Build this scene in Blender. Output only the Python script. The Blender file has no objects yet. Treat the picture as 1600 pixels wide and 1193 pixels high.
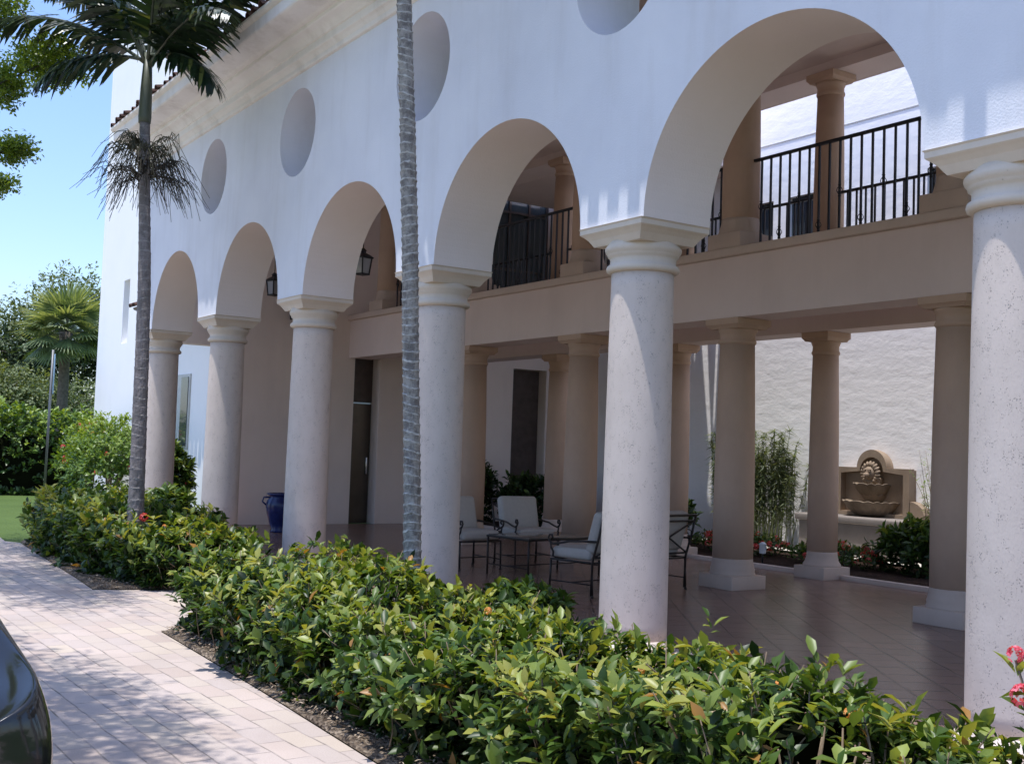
import bpy, bmesh, math, random
import numpy as np
from mathutils import Vector, Matrix, noise
random.seed(7); rng = np.random.default_rng(7)
PI = math.pi
scene = bpy.context.scene
COL = scene.collection

# ------------------------------------------------------------------ camera, light, world
CAM = Vector((3.7512, -5.5419, 1.62))
fw = Vector((-0.8316487, 0.55224317, 0.0582058)); rt = Vector((0.55454104, 0.83141987, 0.03500327)); up = Vector((0.02906314, -0.06138793, 0.99769076))
cd = bpy.data.cameras.new('camera'); cam = bpy.data.objects.new('camera', cd); COL.objects.link(cam)
m = Matrix.Identity(4)
for i in range(3):
    m[i][0], m[i][1], m[i][2], m[i][3] = rt[i], up[i], -fw[i], CAM[i]
cam.matrix_world = m
cd.sensor_width = 36; cd.sensor_fit = 'HORIZONTAL'; cd.lens = 1794.4/1600*36
cd.clip_start = 0.05; cd.clip_end = 900
scene.camera = cam

SUN_EL = math.radians(78.6)
sd = bpy.data.lights.new('sun', 'SUN'); sun = bpy.data.objects.new('sun', sd); COL.objects.link(sun)
sd.energy = 5.0; sd.angle = math.radians(0.5); sd.color = (1.0, 0.97, 0.93)
sdir = Vector((0.03*math.cos(SUN_EL), -math.cos(SUN_EL), math.sin(SUN_EL))).normalized()   # towards the sun
sun.rotation_euler = (-sdir).to_track_quat('-Z', 'Y').to_euler()
sun.location = (0, -10, 30)
w = bpy.data.worlds.new('World'); scene.world = w; w.use_nodes = True
nt = w.node_tree; bg = nt.nodes['Background']
sky = nt.nodes.new('ShaderNodeTexSky'); sky.sky_type = 'NISHITA'; sky.sun_disc = False
sky.sun_elevation = SUN_EL; sky.sun_rotation = math.radians(178)
sky.air_density = 1.15; sky.dust_density = 1.0; sky.ozone_density = 1.6
tn = nt.nodes.new('ShaderNodeMixRGB'); tn.blend_type = 'MULTIPLY'; tn.inputs[0].default_value = 1; tn.inputs[2].default_value = (1.30, 1.42, 1.74, 1)
nt.links.new(sky.outputs[0], tn.inputs[1]); nt.links.new(tn.outputs[0], bg.inputs[0]); bg.inputs[1].default_value = 0.15
scene.view_settings.view_transform = 'Standard'; scene.view_settings.look = 'None'
scene.view_settings.exposure = 0; scene.view_settings.gamma = 1
scene.cycles.max_bounces = 8; scene.cycles.diffuse_bounces = 5; scene.cycles.glossy_bounces = 3
scene.cycles.transmission_bounces = 4; scene.cycles.transparent_max_bounces = 6
scene.cycles.caustics_reflective = False; scene.cycles.caustics_refractive = False
scene.cycles.use_denoising = True
scene.cycles.sample_clamp_indirect = 6

# ------------------------------------------------------------------ materials
class NT:
    def __init__(s, name):
        s.m = bpy.data.materials.new(name); s.m.use_nodes = True; s.t = s.m.node_tree
        s.b = s.t.nodes['Principled BSDF']; s.out = s.t.nodes['Material Output']
    def n(s, typ, **kw):
        x = s.t.nodes.new('ShaderNode'+typ)
        for k, v in kw.items():
            if k.startswith('i_'):
                k = k[2:]; k = int(k) if k.isdigit() else k.replace('_', ' '); x.inputs[k].default_value = v
            else: setattr(x, k, v)
        return x
    def l(s, a, b): s.t.links.new(a, b)
    def coord(s, scale=(1, 1, 1), rot=(0, 0, 0), which='Object'):
        c = s.n('TexCoord'); mp = s.n('Mapping'); mp.inputs['Scale'].default_value = scale; mp.inputs['Rotation'].default_value = rot
        s.l(c.outputs[which], mp.inputs[0]); return mp.outputs[0]
    def noise(s, co, scale, detail=4, rough=.55):
        x = s.n('TexNoise', i_Scale=scale, i_Detail=detail, i_Roughness=rough); s.l(co, x.inputs['Vector']); return x.outputs['Fac']
    def ramp(s, fac, stops):
        r = s.n('ValToRGB'); e = r.color_ramp.elements
        while len(e) < len(stops): e.new(0.5)
        for i, (p, c) in enumerate(stops):
            e[i].position = p; e[i].color = (*c, 1) if len(c) == 3 else c
        s.l(fac, r.inputs[0]); return r.outputs[0]
    def mix(s, fac, a, b, mode='MIX'):
        x = s.n('MixRGB', blend_type=mode)
        for i, v in ((0, fac), (1, a), (2, b)):
            if hasattr(v, 'links') or hasattr(v, 'is_linked'): s.l(v, x.inputs[i])
            elif isinstance(v, (tuple, list)): x.inputs[i].default_value = (*v, 1)
            else: x.inputs[i].default_value = v
        return x.outputs[0]
    def bump(s, h, strength=.3, dist=.02, prev=None):
        b = s.n('Bump', i_Strength=strength, i_Distance=dist); s.l(h, b.inputs['Height'])
        if prev is not None: s.l(prev, b.inputs['Normal'])
        return b.outputs[0]
    def fin(s, color=None, rough=.6, normal=None, spec=None, metal=0):
        if color is not None:
            if isinstance(color, (tuple, list)): s.b.inputs['Base Color'].default_value = (*color, 1)
            else: s.l(color, s.b.inputs['Base Color'])
        if hasattr(rough, 'is_linked'): s.l(rough, s.b.inputs['Roughness'])
        else: s.b.inputs['Roughness'].default_value = rough
        if normal is not None: s.l(normal, s.b.inputs['Normal'])
        if spec is not None: s.b.inputs['Specular IOR Level'].default_value = spec
        s.b.inputs['Metallic'].default_value = metal
        return s.m

def stucco(name, c1, c2, bumps=(.25, 60), grime=.0, coarse=0):
    t = NT(name); co = t.coord()
    a = t.noise(co, 1.3, 5); col = t.ramp(a, [(.3, c2), (.65, c1)])
    if grime:
        g = t.noise(t.coord((1.6, 1.6, .22)), 1.6, 6, .65); col = t.mix(t.ramp(g, [(.5, (0, 0, 0)), (.8, (grime,)*3)]), col, (.30, .24, .17))
    n = t.bump(t.noise(co, bumps[1], 5), bumps[0], .01)
    if coarse:
        v = t.noise(t.coord((1, 1, 1.7)), coarse, 6, .6); n = t.bump(v, .45, .03, n)
    return t.fin(col, .85, n, .25)
def stone(name, c1, c2, pit, pits=38, depth=.02, amount=.16):
    t = NT(name); co = t.coord((1, 1, .62))
    wob = t.n('TexNoise', i_Scale=7, i_Detail=3); t.l(co, wob.inputs['Vector'])
    add = t.n('MixRGB', blend_type='ADD'); add.inputs[0].default_value = .05; t.l(co, add.inputs[1]); t.l(wob.outputs['Color'], add.inputs[2])
    v = t.n('TexVoronoi', i_Scale=pits); t.l(add.outputs[0], v.inputs['Vector'])
    v2 = t.n('TexVoronoi', i_Scale=pits*2.1); t.l(add.outputs[0], v2.inputs['Vector'])
    sel = t.noise(co, 16, 3, .7)
    thr = t.n('MapRange', i_1=.35, i_2=.75, i_3=.0, i_4=amount*2.6); t.l(sel, thr.inputs[0])
    def pitm(vv, k):
        sb = t.n('Math', operation='MULTIPLY'); t.l(thr.outputs[0], sb.inputs[0]); sb.inputs[1].default_value = k
        d = t.n('Math', operation='SUBTRACT'); t.l(sb.outputs[0], d.inputs[0]); t.l(vv.outputs['Distance'], d.inputs[1])
        q = t.n('Math', operation='MULTIPLY', use_clamp=True); t.l(d.outputs[0], q.inputs[0]); q.inputs[1].default_value = 14; return q.outputs[0]
    mx = t.n('Math', operation='MAXIMUM'); t.l(pitm(v, 1), mx.inputs[0]); t.l(pitm(v2, .8), mx.inputs[1])
    base = t.ramp(t.noise(co, 2.2, 6, .65), [(.3, c2), (.62, c1)])
    col = t.mix(mx.outputs[0], base, pit)
    inv = t.n('Math', operation='SUBTRACT'); inv.inputs[0].default_value = 1; t.l(mx.outputs[0], inv.inputs[1])
    n = t.bump(inv.outputs[0], .7, depth); n = t.bump(t.noise(co, 90, 4), .25, .006, n)
    return t.fin(col, .8, n, .3)
def plain(name, c, rough=.5, metal=0, spec=.5, var=.12, scale=6):
    t = NT(name); a = t.noise(t.coord(), scale, 4)
    col = t.ramp(a, [(.25, tuple(x*(1-var) for x in c)), (.75, tuple(min(1, x*(1+var)) for x in c))])
    return t.fin(col, rough, t.bump(t.noise(t.coord(), scale*9, 3), .08, .004), spec, metal)
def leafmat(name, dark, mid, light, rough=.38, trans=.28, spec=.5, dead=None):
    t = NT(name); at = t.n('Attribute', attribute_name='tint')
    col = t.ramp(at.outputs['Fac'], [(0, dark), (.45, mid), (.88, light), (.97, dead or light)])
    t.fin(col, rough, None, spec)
    tr = t.n('BsdfTranslucent'); t.l(t.mix(.6, col, (.35, .5, .04), 'SCREEN') if False else col, tr.inputs[0])
    br = t.n('MixRGB', blend_type='MULTIPLY'); br.inputs[0].default_value = 1; t.l(col, br.inputs[1]); br.inputs[2].default_value = (1.8, 1.6, .5, 1); t.l(br.outputs[0], tr.inputs[0])
    mx = t.n('MixShader'); mx.inputs[0].default_value = trans; t.l(t.b.outputs[0], mx.inputs[1]); t.l(tr.outputs[0], mx.inputs[2]); t.l(mx.outputs[0], t.out.inputs[0])
    return t.m

M = {}
M['white'] = stucco('white_stucco', (.765, .775, .83), (.70, .71, .77), (.3, 70), .17)
M['bounce_warm'] = stucco('bounce_warm_stucco', (.80, .715, .675), (.76, .675, .635), (.22, 70), .04)  # warm tint stands in for light bounced off the patio floor
M['tower'] = stucco('tower_stucco', (.96, .95, .95), (.93, .925, .925), (.18, 60), .03)
M['cornice'] = stucco('cornice_stone', (.86, .82, .79), (.76, .715, .68), (.2, 50), .40)
M['court'] = stucco('rough_stucco', (.97, .95, .955), (.95, .93, .935), (.12, 30), 0, 3.2)
M['ceil'] = stucco('loggia_plaster', (.72, .60, .56), (.68, .565, .53), (.15, 40), .1)
M['endwall'] = stucco('end_wall_plaster', (.85, .73, .66), (.80, .685, .62), (.25, 40), .10)
M['beam'] = stucco('gallery_plaster', (.75, .62, .575), (.70, .575, .535), (.25, 40), .10)
M['coral'] = stone('coral_stone', (.70, .60, .535), (.61, .52, .46), (.42, .37, .34), 95, .009, .17)
M['cap'] = stone('cast_stone', (.70, .61, .52), (.60, .52, .44), (.4, .36, .3), 40, .008, .06)
M['tan'] = stone('tan_stone', (.55, .385, .285), (.48, .335, .25), (.34, .25, .2), 45, .006, .06)
M['plinth'] = stone('plinth_stone', (.56, .44, .37), (.49, .385, .32), (.36, .28, .23), 45, .006, .06)
M['tan2'] = stone('tan_ledge', (.62, .50, .43), (.56, .45, .385), (.36, .29, .24), 45, .006, .06)
M['tile'] = plain('clay_tile', (.13, .075, .06), .85, 0, .2, .4, 4)
M['iron'] = plain('black_iron', (.018, .018, .022), .45, .3, .5)
M['bronze'] = plain('bronze_iron', (.022, .016, .013), .45, .3, .5)
M['cushion'] = plain('cushion_cloth', (.43, .395, .355), .95, 0, .1, .05, 25)
M['blue'] = plain('blue_glaze', (.008, .018, .10), .25, 0, .5, .3, 8)
M['darkdoor'] = plain('dark_door', (.085, .06, .05), .4, 0, .5, .3)
M['steel'] = plain('steel_panel', (.10, .085, .07), .32, .8, .5, .15, 3)
M['paint'] = plain('car_paint', (.014, .015, .016), .10, .2, .7, .1)
M['rubber'] = plain('tyre_rubber', (.02, .02, .02), .8)
M['taillamp'] = plain('red_lamp', (.055, .022, .02), .1, 0, .8)
M['chrome'] = plain('chrome', (.6, .6, .6), .15, 1)
M['soil'] = None
t = NT('window_glass'); t.fin((.05, .065, .075), .06, None, .7); M['glass'] = t.m
t = NT('car_glass'); t.fin(t.ramp(t.noise(t.coord(), 3), [(.3, (.22, .26, .22)), (.7, (.32, .36, .32))]), .05, None, .8); M['carglass'] = t.m
t = NT('table_glass'); t.fin((.14, .12, .1), .05, None, .7); M['tglass'] = t.m
t = NT('lantern_glass'); t.fin((.35, .36, .38), .15, None, .6); M['lglass'] = t.m
M['frame'] = plain('window_frame', (.55, .55, .52), .5)
M['leaf_ixora'] = leafmat('ixora_leaf', (.010, .026, .006), (.062, .120, .023), (.30, .355, .080), .40, .30, .38, (.34, .18, .05))
M['leaf_hedge'] = leafmat('hedge_leaf', (.02, .05, .010), (.09, .17, .025), (.26, .35, .06), .4)
M['leaf_tree'] = leafmat('tree_leaf', (.03, .055, .02), (.085, .125, .045), (.18, .22, .085), .55, .25)
M['leaf_shade'] = leafmat('shade_leaf', (.03, .065, .01), (.13, .21, .03), (.30, .40, .07), .45, .4)
M['bamboo'] = leafmat('bamboo_leaf', (.05, .075, .035), (.14, .18, .09), (.30, .34, .2), .5, .35)
M['palm'] = leafmat('palm_leaf', (.010, .022, .012), (.025, .05, .022), (.16, .18, .05), .35, .15)
M['sabal'] = leafmat('fan_leaf', (.05, .085, .035), (.17, .23, .10), (.38, .42, .22), .5, .25)
M['dryleaf'] = leafmat('inflorescence', (.05, .045, .03), (.10, .09, .05), (.16, .15, .08), .7, .05)
M['red'] = leafmat('red_petal', (.35, .03, .02), (.55, .06, .05), (.75, .14, .16), .5, .3)
M['orange'] = leafmat('orange_petal', (.60, .20, .06), (.72, .32, .08), (.8, .48, .14), .5, .3)
M['twig'] = plain('twig_bark', (.20, .15, .10), .8, 0, .2, .4, 30)
M['bark'] = plain('tree_bark', (.13, .11, .09), .9, 0, .2, .4, 12)
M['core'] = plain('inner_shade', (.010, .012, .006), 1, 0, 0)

# palm bark with rings
def palmbark(name, c1, c2, c3):
    t = NT(name); co = t.coord()
    n1 = t.noise(t.coord((1, 1, .5)), 14, 6, .75); n2 = t.noise(t.coord((1, 1, 3)), 26, 5, .7)
    col = t.ramp(n1, [(.42, c2), (.56, c1)]); col = t.mix(t.ramp(n2, [(.5, (0, 0, 0)), (.72, (.8, .8, .8))]), col, c3)
    at = t.n('Attribute', attribute_name='tint'); col = t.mix(at.outputs['Fac'], col, (.66, .65, .62))
    return t.fin(col, .85, t.bump(n2, .5, .012), .2)
M['palmbark'] = palmbark('ringed_bark', (.34, .32, .29), (.17, .155, .145), (.095, .088, .08))
M['palmbark2'] = palmbark('smooth_bark', (.24, .215, .21), (.16, .145, .14), (.10, .09, .085))
t = NT('crownshaft'); t.fin(t.ramp(t.noise(t.coord((1, 1, .3)), 6), [(.3, (.05, .065, .04)), (.7, (.13, .14, .10))]), .5); M['shaft'] = t.m

# mulch / soil
def mulchmat(name, cs):
    t = NT(name); v = t.n('TexVoronoi', i_Scale=34); mp = t.coord((1, 2.2, 1), (0, 0, .5)); t.l(mp, v.inputs['Vector'])
    col = t.ramp(v.outputs['Color'], cs); n = t.noise(t.coord(), 4, 5); col = t.mix(t.ramp(n, [(.4, (0, 0, 0)), (.7, (.6, .6, .6))]), col, cs[0][1])
    return t.fin(col, .95, t.bump(v.outputs['Distance'], .8, .03), .15)
M['mulch'] = mulchmat('mulch', [(0, (.06, .045, .035)), (.5, (.19, .145, .105)), (1, (.38, .31, .24))])
M['soil'] = mulchmat('dark_soil', [(0, (.02, .013, .01)), (.5, (.05, .028, .02)), (1, (.09, .05, .035))])
# grass
t = NT('grass_ground'); n = t.noise(t.coord(), 40, 5); n2 = t.noise(t.coord(), .6, 4)
M['grass'] = t.fin(t.mix(.35, t.ramp(n, [(.3, (.04, .08, .015)), (.7, (.11, .17, .04))]), t.ramp(n2, [(.3, (.06, .09, .025)), (.7, (.12, .17, .05))])), .9, t.bump(n, .6, .04), .2)
# pavers: a running bond of concrete pavers, each its own tone, dark sandy joints
def paver(name, cols, mortar, rot, bw, bh, msize, rough, bumpd=.012, off=.5, spec=.3):
    t = NT(name); co = t.coord((1, 1, 1), (0, 0, rot))
    wob = t.n('TexNoise', i_Scale=3.0, i_Detail=2); t.l(co, wob.inputs['Vector'])
    ad = t.n('MixRGB', blend_type='ADD'); ad.inputs[0].default_value = .034; t.l(co, ad.inputs[1]); t.l(wob.outputs['Color'], ad.inputs[2])
    b = t.n('TexBrick', offset=off); b.inputs['Scale'].default_value = 1; b.inputs['Brick Width'].default_value = bw; b.inputs['Row Height'].default_value = bh
    b.inputs['Mortar Size'].default_value = msize; b.inputs['Mortar Smooth'].default_value = .35; b.inputs['Bias'].default_value = 0
    b.inputs['Color1'].default_value = (0, 0, 0, 1); b.inputs['Color2'].default_value = (1, 1, 1, 1); b.inputs['Mortar'].default_value = (.5, .5, .5, 1)
    t.l(ad.outputs[0], b.inputs['Vector'])
    base = t.ramp(b.outputs['Color'], cols)
    sp = t.noise(t.coord(), 120, 4, .7); base = t.mix(.16, base, t.ramp(sp, [(.3, (.1, .09, .08)), (.7, (.8, .76, .72))]))
    st = t.noise(t.coord(), 1.1, 6, .6); base = t.mix(t.ramp(st, [(.45, (0, 0, 0)), (.75, (.35, .35, .35))]), base, tuple(c*.7 for c in cols[0][1]))
    mf = t.n('Math', operation='MULTIPLY'); t.l(b.outputs['Fac'], mf.inputs[0])
    mn = t.ramp(t.noise(t.coord(), 3.2, 4, .7), [(.36, (.06,)*3), (.66, (1,)*3)]); t.l(mn, mf.inputs[1])
    col = t.mix(mf.outputs[0], base, mortar)
    inv = t.n('Math', operation='SUBTRACT'); inv.inputs[0].default_value = 1; t.l(b.outputs['Fac'], inv.inputs[1])
    n = t.bump(inv.outputs[0], .5, bumpd); n = t.bump(sp, .18, .006, n)
    return t.fin(col, rough, n, spec)
M['drive'] = paver('driveway_paver', [(0, (.43, .34, .29)), (.3, (.54, .44, .385)), (.6, (.46, .385, .35)), (1, (.53, .44, .355))], (.20, .17, .15), -.02, .34, .155, .006, .85, .012, .5, .15)
M['patio'] = paver('patio_paver', [(0, (.17, .078, .048)), (.5, (.24, .115, .072)), (1, (.19, .095, .06))], (.02, .012, .01), .62, .30, .30, .013, .24, .004, 0.0, .42)

# ------------------------------------------------------------------ mesh helpers
class MB:
    def __init__(s): s.v = []; s.f = []; s.smooth = []; s.tint = []
    def add(s, vs, fs, smooth=False):
        o = len(s.v); s.v += [tuple(v) for v in vs]; s.f += [tuple(i+o for i in f) for f in fs]; s.smooth += [smooth]*len(fs)
    def box(s, x0, x1, y0, y1, z0, z1, R=None):
        vs = [(x, y, z) for z in (z0, z1) for y in (y0, y1) for x in (x0, x1)]
        if R: vs = [R @ Vector(v) for v in vs]
        s.add(vs, [(0, 2, 3, 1), (4, 5, 7, 6), (0, 1, 5, 4), (2, 6, 7, 3), (0, 4, 6, 2), (1, 3, 7, 5)])
    def rbox(s, x0, x1, y0, y1, z0, z1, b=.02, R=None, seg=3):
        bm = bmesh.new(); bmesh.ops.create_cube(bm, size=1)
        for v in bm.verts: v.co = Vector(((x0+x1)/2+v.co.x*(x1-x0), (y0+y1)/2+v.co.y*(y1-y0), (z0+z1)/2+v.co.z*(z1-z0)))
        bmesh.ops.bevel(bm, geom=bm.edges[:], offset=b, segments=seg, profile=.5, affect='EDGES')
        bm.verts.index_update(); vs = [(R @ v.co) if R else v.co.copy() for v in bm.verts]
        s.add(vs, [[v.index for v in f.verts] for f in bm.faces], seg > 1); bm.free()
    def lathe(s, prof, cx=0, cy=0, n=32, R=None, cap=True, smooth=True, wob=None):
        o = []
        for r, z in prof:
            for k in range(n):
                a = 2*PI*k/n; rr = r*(wob(a, z) if wob else 1); p = Vector((cx+rr*math.cos(a), cy+rr*math.sin(a), z)); o.append(R @ p if R else p)
        f = [(i*n+k, i*n+(k+1) % n, (i+1)*n+(k+1) % n, (i+1)*n+k) for i in range(len(prof)-1) for k in range(n)]
        s.add(o, f, smooth)
        if cap:
            L = (len(prof)-1)*n; b = len(s.v)-len(o)
            s.f.append(tuple(b+k for k in range(n))[::-1]); s.f.append(tuple(b+L+k for k in range(n))); s.smooth += [False, False]
    def sqloft(s, prof, cx, cy, R=None):
        o = []
        for h, z in prof:
            hx, hy = h if isinstance(h, tuple) else (h, h)
            for a, b in ((-1, -1), (1, -1), (1, 1), (-1, 1)):
                p = Vector((cx+a*hx, cy+b*hy, z)); o.append(R @ p if R else p)
        f = [(i*4+k, i*4+(k+1) % 4, (i+1)*4+(k+1) % 4, (i+1)*4+k) for i in range(len(prof)-1) for k in range(4)]
        L = (len(prof)-1)*4; f += [(3, 2, 1, 0), (L, L+1, L+2, L+3)]
        s.add(o, f)
    def tube(s, pts, rad, n=6, R=None, cap=True, smooth=True):
        pts = [Vector(p) for p in pts]; N = len(pts); rads = rad if isinstance(rad, (list, tuple)) else [rad]*N
        o = []; ref = None
        for i, p in enumerate(pts):
            d = (pts[min(i+1, N-1)]-pts[max(i-1, 0)]).normalized()
            if ref is None: ref = d.orthogonal().normalized()
            a = (ref-d*ref.dot(d)); a = a.normalized() if a.length > 1e-6 else d.orthogonal().normalized(); ref = a; b = d.cross(a)
            for k in range(n):
                t = 2*PI*k/n; q = p+(a*math.cos(t)+b*math.sin(t))*rads[i]; o.append(R @ q if R else q)
        f = [(i*n+k, i*n+(k+1) % n, (i+1)*n+(k+1) % n, (i+1)*n+k) for i in range(N-1) for k in range(n)]
        if cap: f += [tuple(range(n))[::-1], tuple((N-1)*n+k for k in range(n))]
        s.add(o, f, smooth)
    def bar(s, a, b, wx=.02, R=None): s.tube([a, b], wx, 4, R, True, False)
    def build(s, name, mat, parent=None, loc=None):
        me = bpy.data.meshes.new(name); me.from_pydata(s.v, [], s.f); me.polygons.foreach_set('use_smooth', s.smooth)
        if s.tint and len(s.tint) == len(s.v):
            at = me.attributes.new('tint', 'FLOAT', 'POINT'); at.data.foreach_set('value', s.tint)
        me.materials.append(mat); me.update(); return link(name, me, parent, loc)
def link(name, me, parent=None, loc=None):
    o = bpy.data.objects.new(name, me); COL.objects.link(o)
    if parent is not None: o.parent = parent
    if loc is not None: o.location = loc
    return o
def thing(name, label, cat, loc=(0, 0, 0), rz=0, group=None):
    o = bpy.data.objects.new(name, None); COL.objects.link(o); o.location = loc; o.rotation_euler = (0, 0, rz); o.empty_display_size = .2
    return tag(o, label, cat, group)
def tag(o, label, cat, group=None):
    o['label'] = label; o['category'] = cat
    if group: o['group'] = group
    return o
def struct(name, mb, mat):
    o = mb.build(name, mat); o['kind'] = 'structure'; return o
def poly_extrude(outline, holes, plane, d0, d1, name, mat, parent, sm=False):
    """2-D outline with holes, extruded. plane 'xz': (x, z) at y d0..d1; 'yz': (y, z) at x d0..d1; 'xy'"""
    bm = bmesh.new(); P = {'xz': lambda a, b, d: (a, d, b), 'yz': lambda a, b, d: (d, a, b), 'xy': lambda a, b, d: (a, b, d)}[plane]
    es = []
    for lp in [outline]+holes:
        vs = [bm.verts.new(P(a, b, d0)) for a, b in lp]; es += [bm.edges.new((vs[i], vs[(i+1) % len(vs)])) for i in range(len(vs))]
    r = bmesh.ops.triangle_fill(bm, use_beauty=True, use_dissolve=False, edges=es)
    fs = [g for g in r['geom'] if isinstance(g, bmesh.types.BMFace)]
    e = bmesh.ops.extrude_face_region(bm, geom=fs)
    off = Vector(P(0, 0, d1))-Vector(P(0, 0, d0))
    for g in e['geom']:
        if isinstance(g, bmesh.types.BMVert): g.co += off
    bmesh.ops.recalc_face_normals(bm, faces=bm.faces[:])
    me = bpy.data.meshes.new(name); bm.to_mesh(me); bm.free(); me.materials.append(mat); return link(name, me, parent)

# ---- leaves in bulk (numpy)
LEAF = np.array([(0, 0, 0), (-.36, .28, .07), (0, .30, -.02), (.36, .28, .07), (-.42, .62, .05), (0, .62, -.05), (.42, .62, .05), (0, 1, -.16)])
LEAF_F = [(0, 3, 2), (0, 2, 1), (1, 2, 5, 4), (2, 3, 6, 5), (4, 5, 7), (5, 6, 7)]
BLADE = np.array([(-.5, 0, 0), (.5, 0, 0), (-.45, .55, -.03), (.45, .55, -.03), (0, 1, -.12)]); BLADE_F = [(0, 1, 3, 2), (2, 3, 4)]
QUAD = np.array([(0, 0, 0), (-.5, .5, .06), (.5, .5, .06), (0, 1, -.05)]); QUAD_F = [(0, 2, 1), (1, 2, 3)]
def leaves(name, mat, pos, axis, nrm, length, width, tint, parent, shape='leaf', smooth=True, extra=None):
    V, F = {'leaf': (LEAF, LEAF_F), 'blade': (BLADE, BLADE_F), 'quad': (QUAD, QUAD_F)}[shape]
    pos = np.asarray(pos, float); ax = np.asarray(axis, float); ax = ax/np.maximum(np.linalg.norm(ax, axis=1, keepdims=True), 1e-9)
    nr = np.asarray(nrm, float); sd_ = np.cross(ax, nr); sd_ = sd_/np.maximum(np.linalg.norm(sd_, axis=1, keepdims=True), 1e-6); nr = np.cross(sd_, ax)
    L = np.asarray(length)[:, None, None]*np.ones((len(pos), 1, 1)); W_ = np.asarray(width)[:, None, None]*np.ones((len(pos), 1, 1))
    vs = pos[:, None, :]+sd_[:, None, :]*V[None, :, 0:1]*W_+ax[:, None, :]*V[None, :, 1:2]*L+nr[:, None, :]*V[None, :, 2:3]*L
    n, k = len(pos), len(V); verts = vs.reshape(-1, 3)
    loops = np.concatenate([np.array(f) for f in F]); cnt = np.array([len(f) for f in F])
    li = (loops[None, :]+(np.arange(n)*k)[:, None]).ravel(); lt = np.tile(cnt, n); ls = np.concatenate([[0], np.cumsum(lt)[:-1]])
    me = bpy.data.meshes.new(name); me.vertices.add(n*k); me.vertices.foreach_set('co', verts.ravel())
    me.loops.add(len(li)); me.loops.foreach_set('vertex_index', li.astype(np.int32)); me.polygons.add(len(lt))
    me.polygons.foreach_set('loop_start', ls.astype(np.int32)); me.polygons.foreach_set('loop_total', lt.astype(np.int32))
    me.polygons.foreach_set('use_smooth', np.full(len(lt), smooth))
    at = me.attributes.new('tint', 'FLOAT', 'POINT'); at.data.foreach_set('value', np.repeat(np.clip(tint, 0, 1), k).astype(np.float32))
    me.materials.append(mat); me.update(); me.validate(); return link(name, me, parent)
def unit(a): return a/np.maximum(np.linalg.norm(a, axis=-1, keepdims=True), 1e-9)
def rosettes(tips, axes, per, spread, length, jitter=.03):
    """leaves in whorls round each shoot tip -> pos, axis, normal"""
    n = len(tips); tips = np.repeat(tips, per, 0); axes = np.repeat(unit(axes), per, 0)
    r = unit(rng.normal(size=(n*per, 3))); tang = unit(r-axes*np.sum(r*axes, 1, keepdims=True))
    k = rng.uniform(.35, 1, (n*per, 1))*spread
    ax = unit(axes*(1.15-k)+tang*k); back = rng.uniform(0, jitter*3, (n*per, 1))
    pos = tips-axes*back+rng.normal(0, jitter*.3, (n*per, 3))
    return pos, ax, unit(axes*1.0+ -tang*.2+np.array([0, 0, .5]))
def fbm(p, s): return noise.fractal(Vector(p)*s, 1.0, 2.0, 3)

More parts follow.
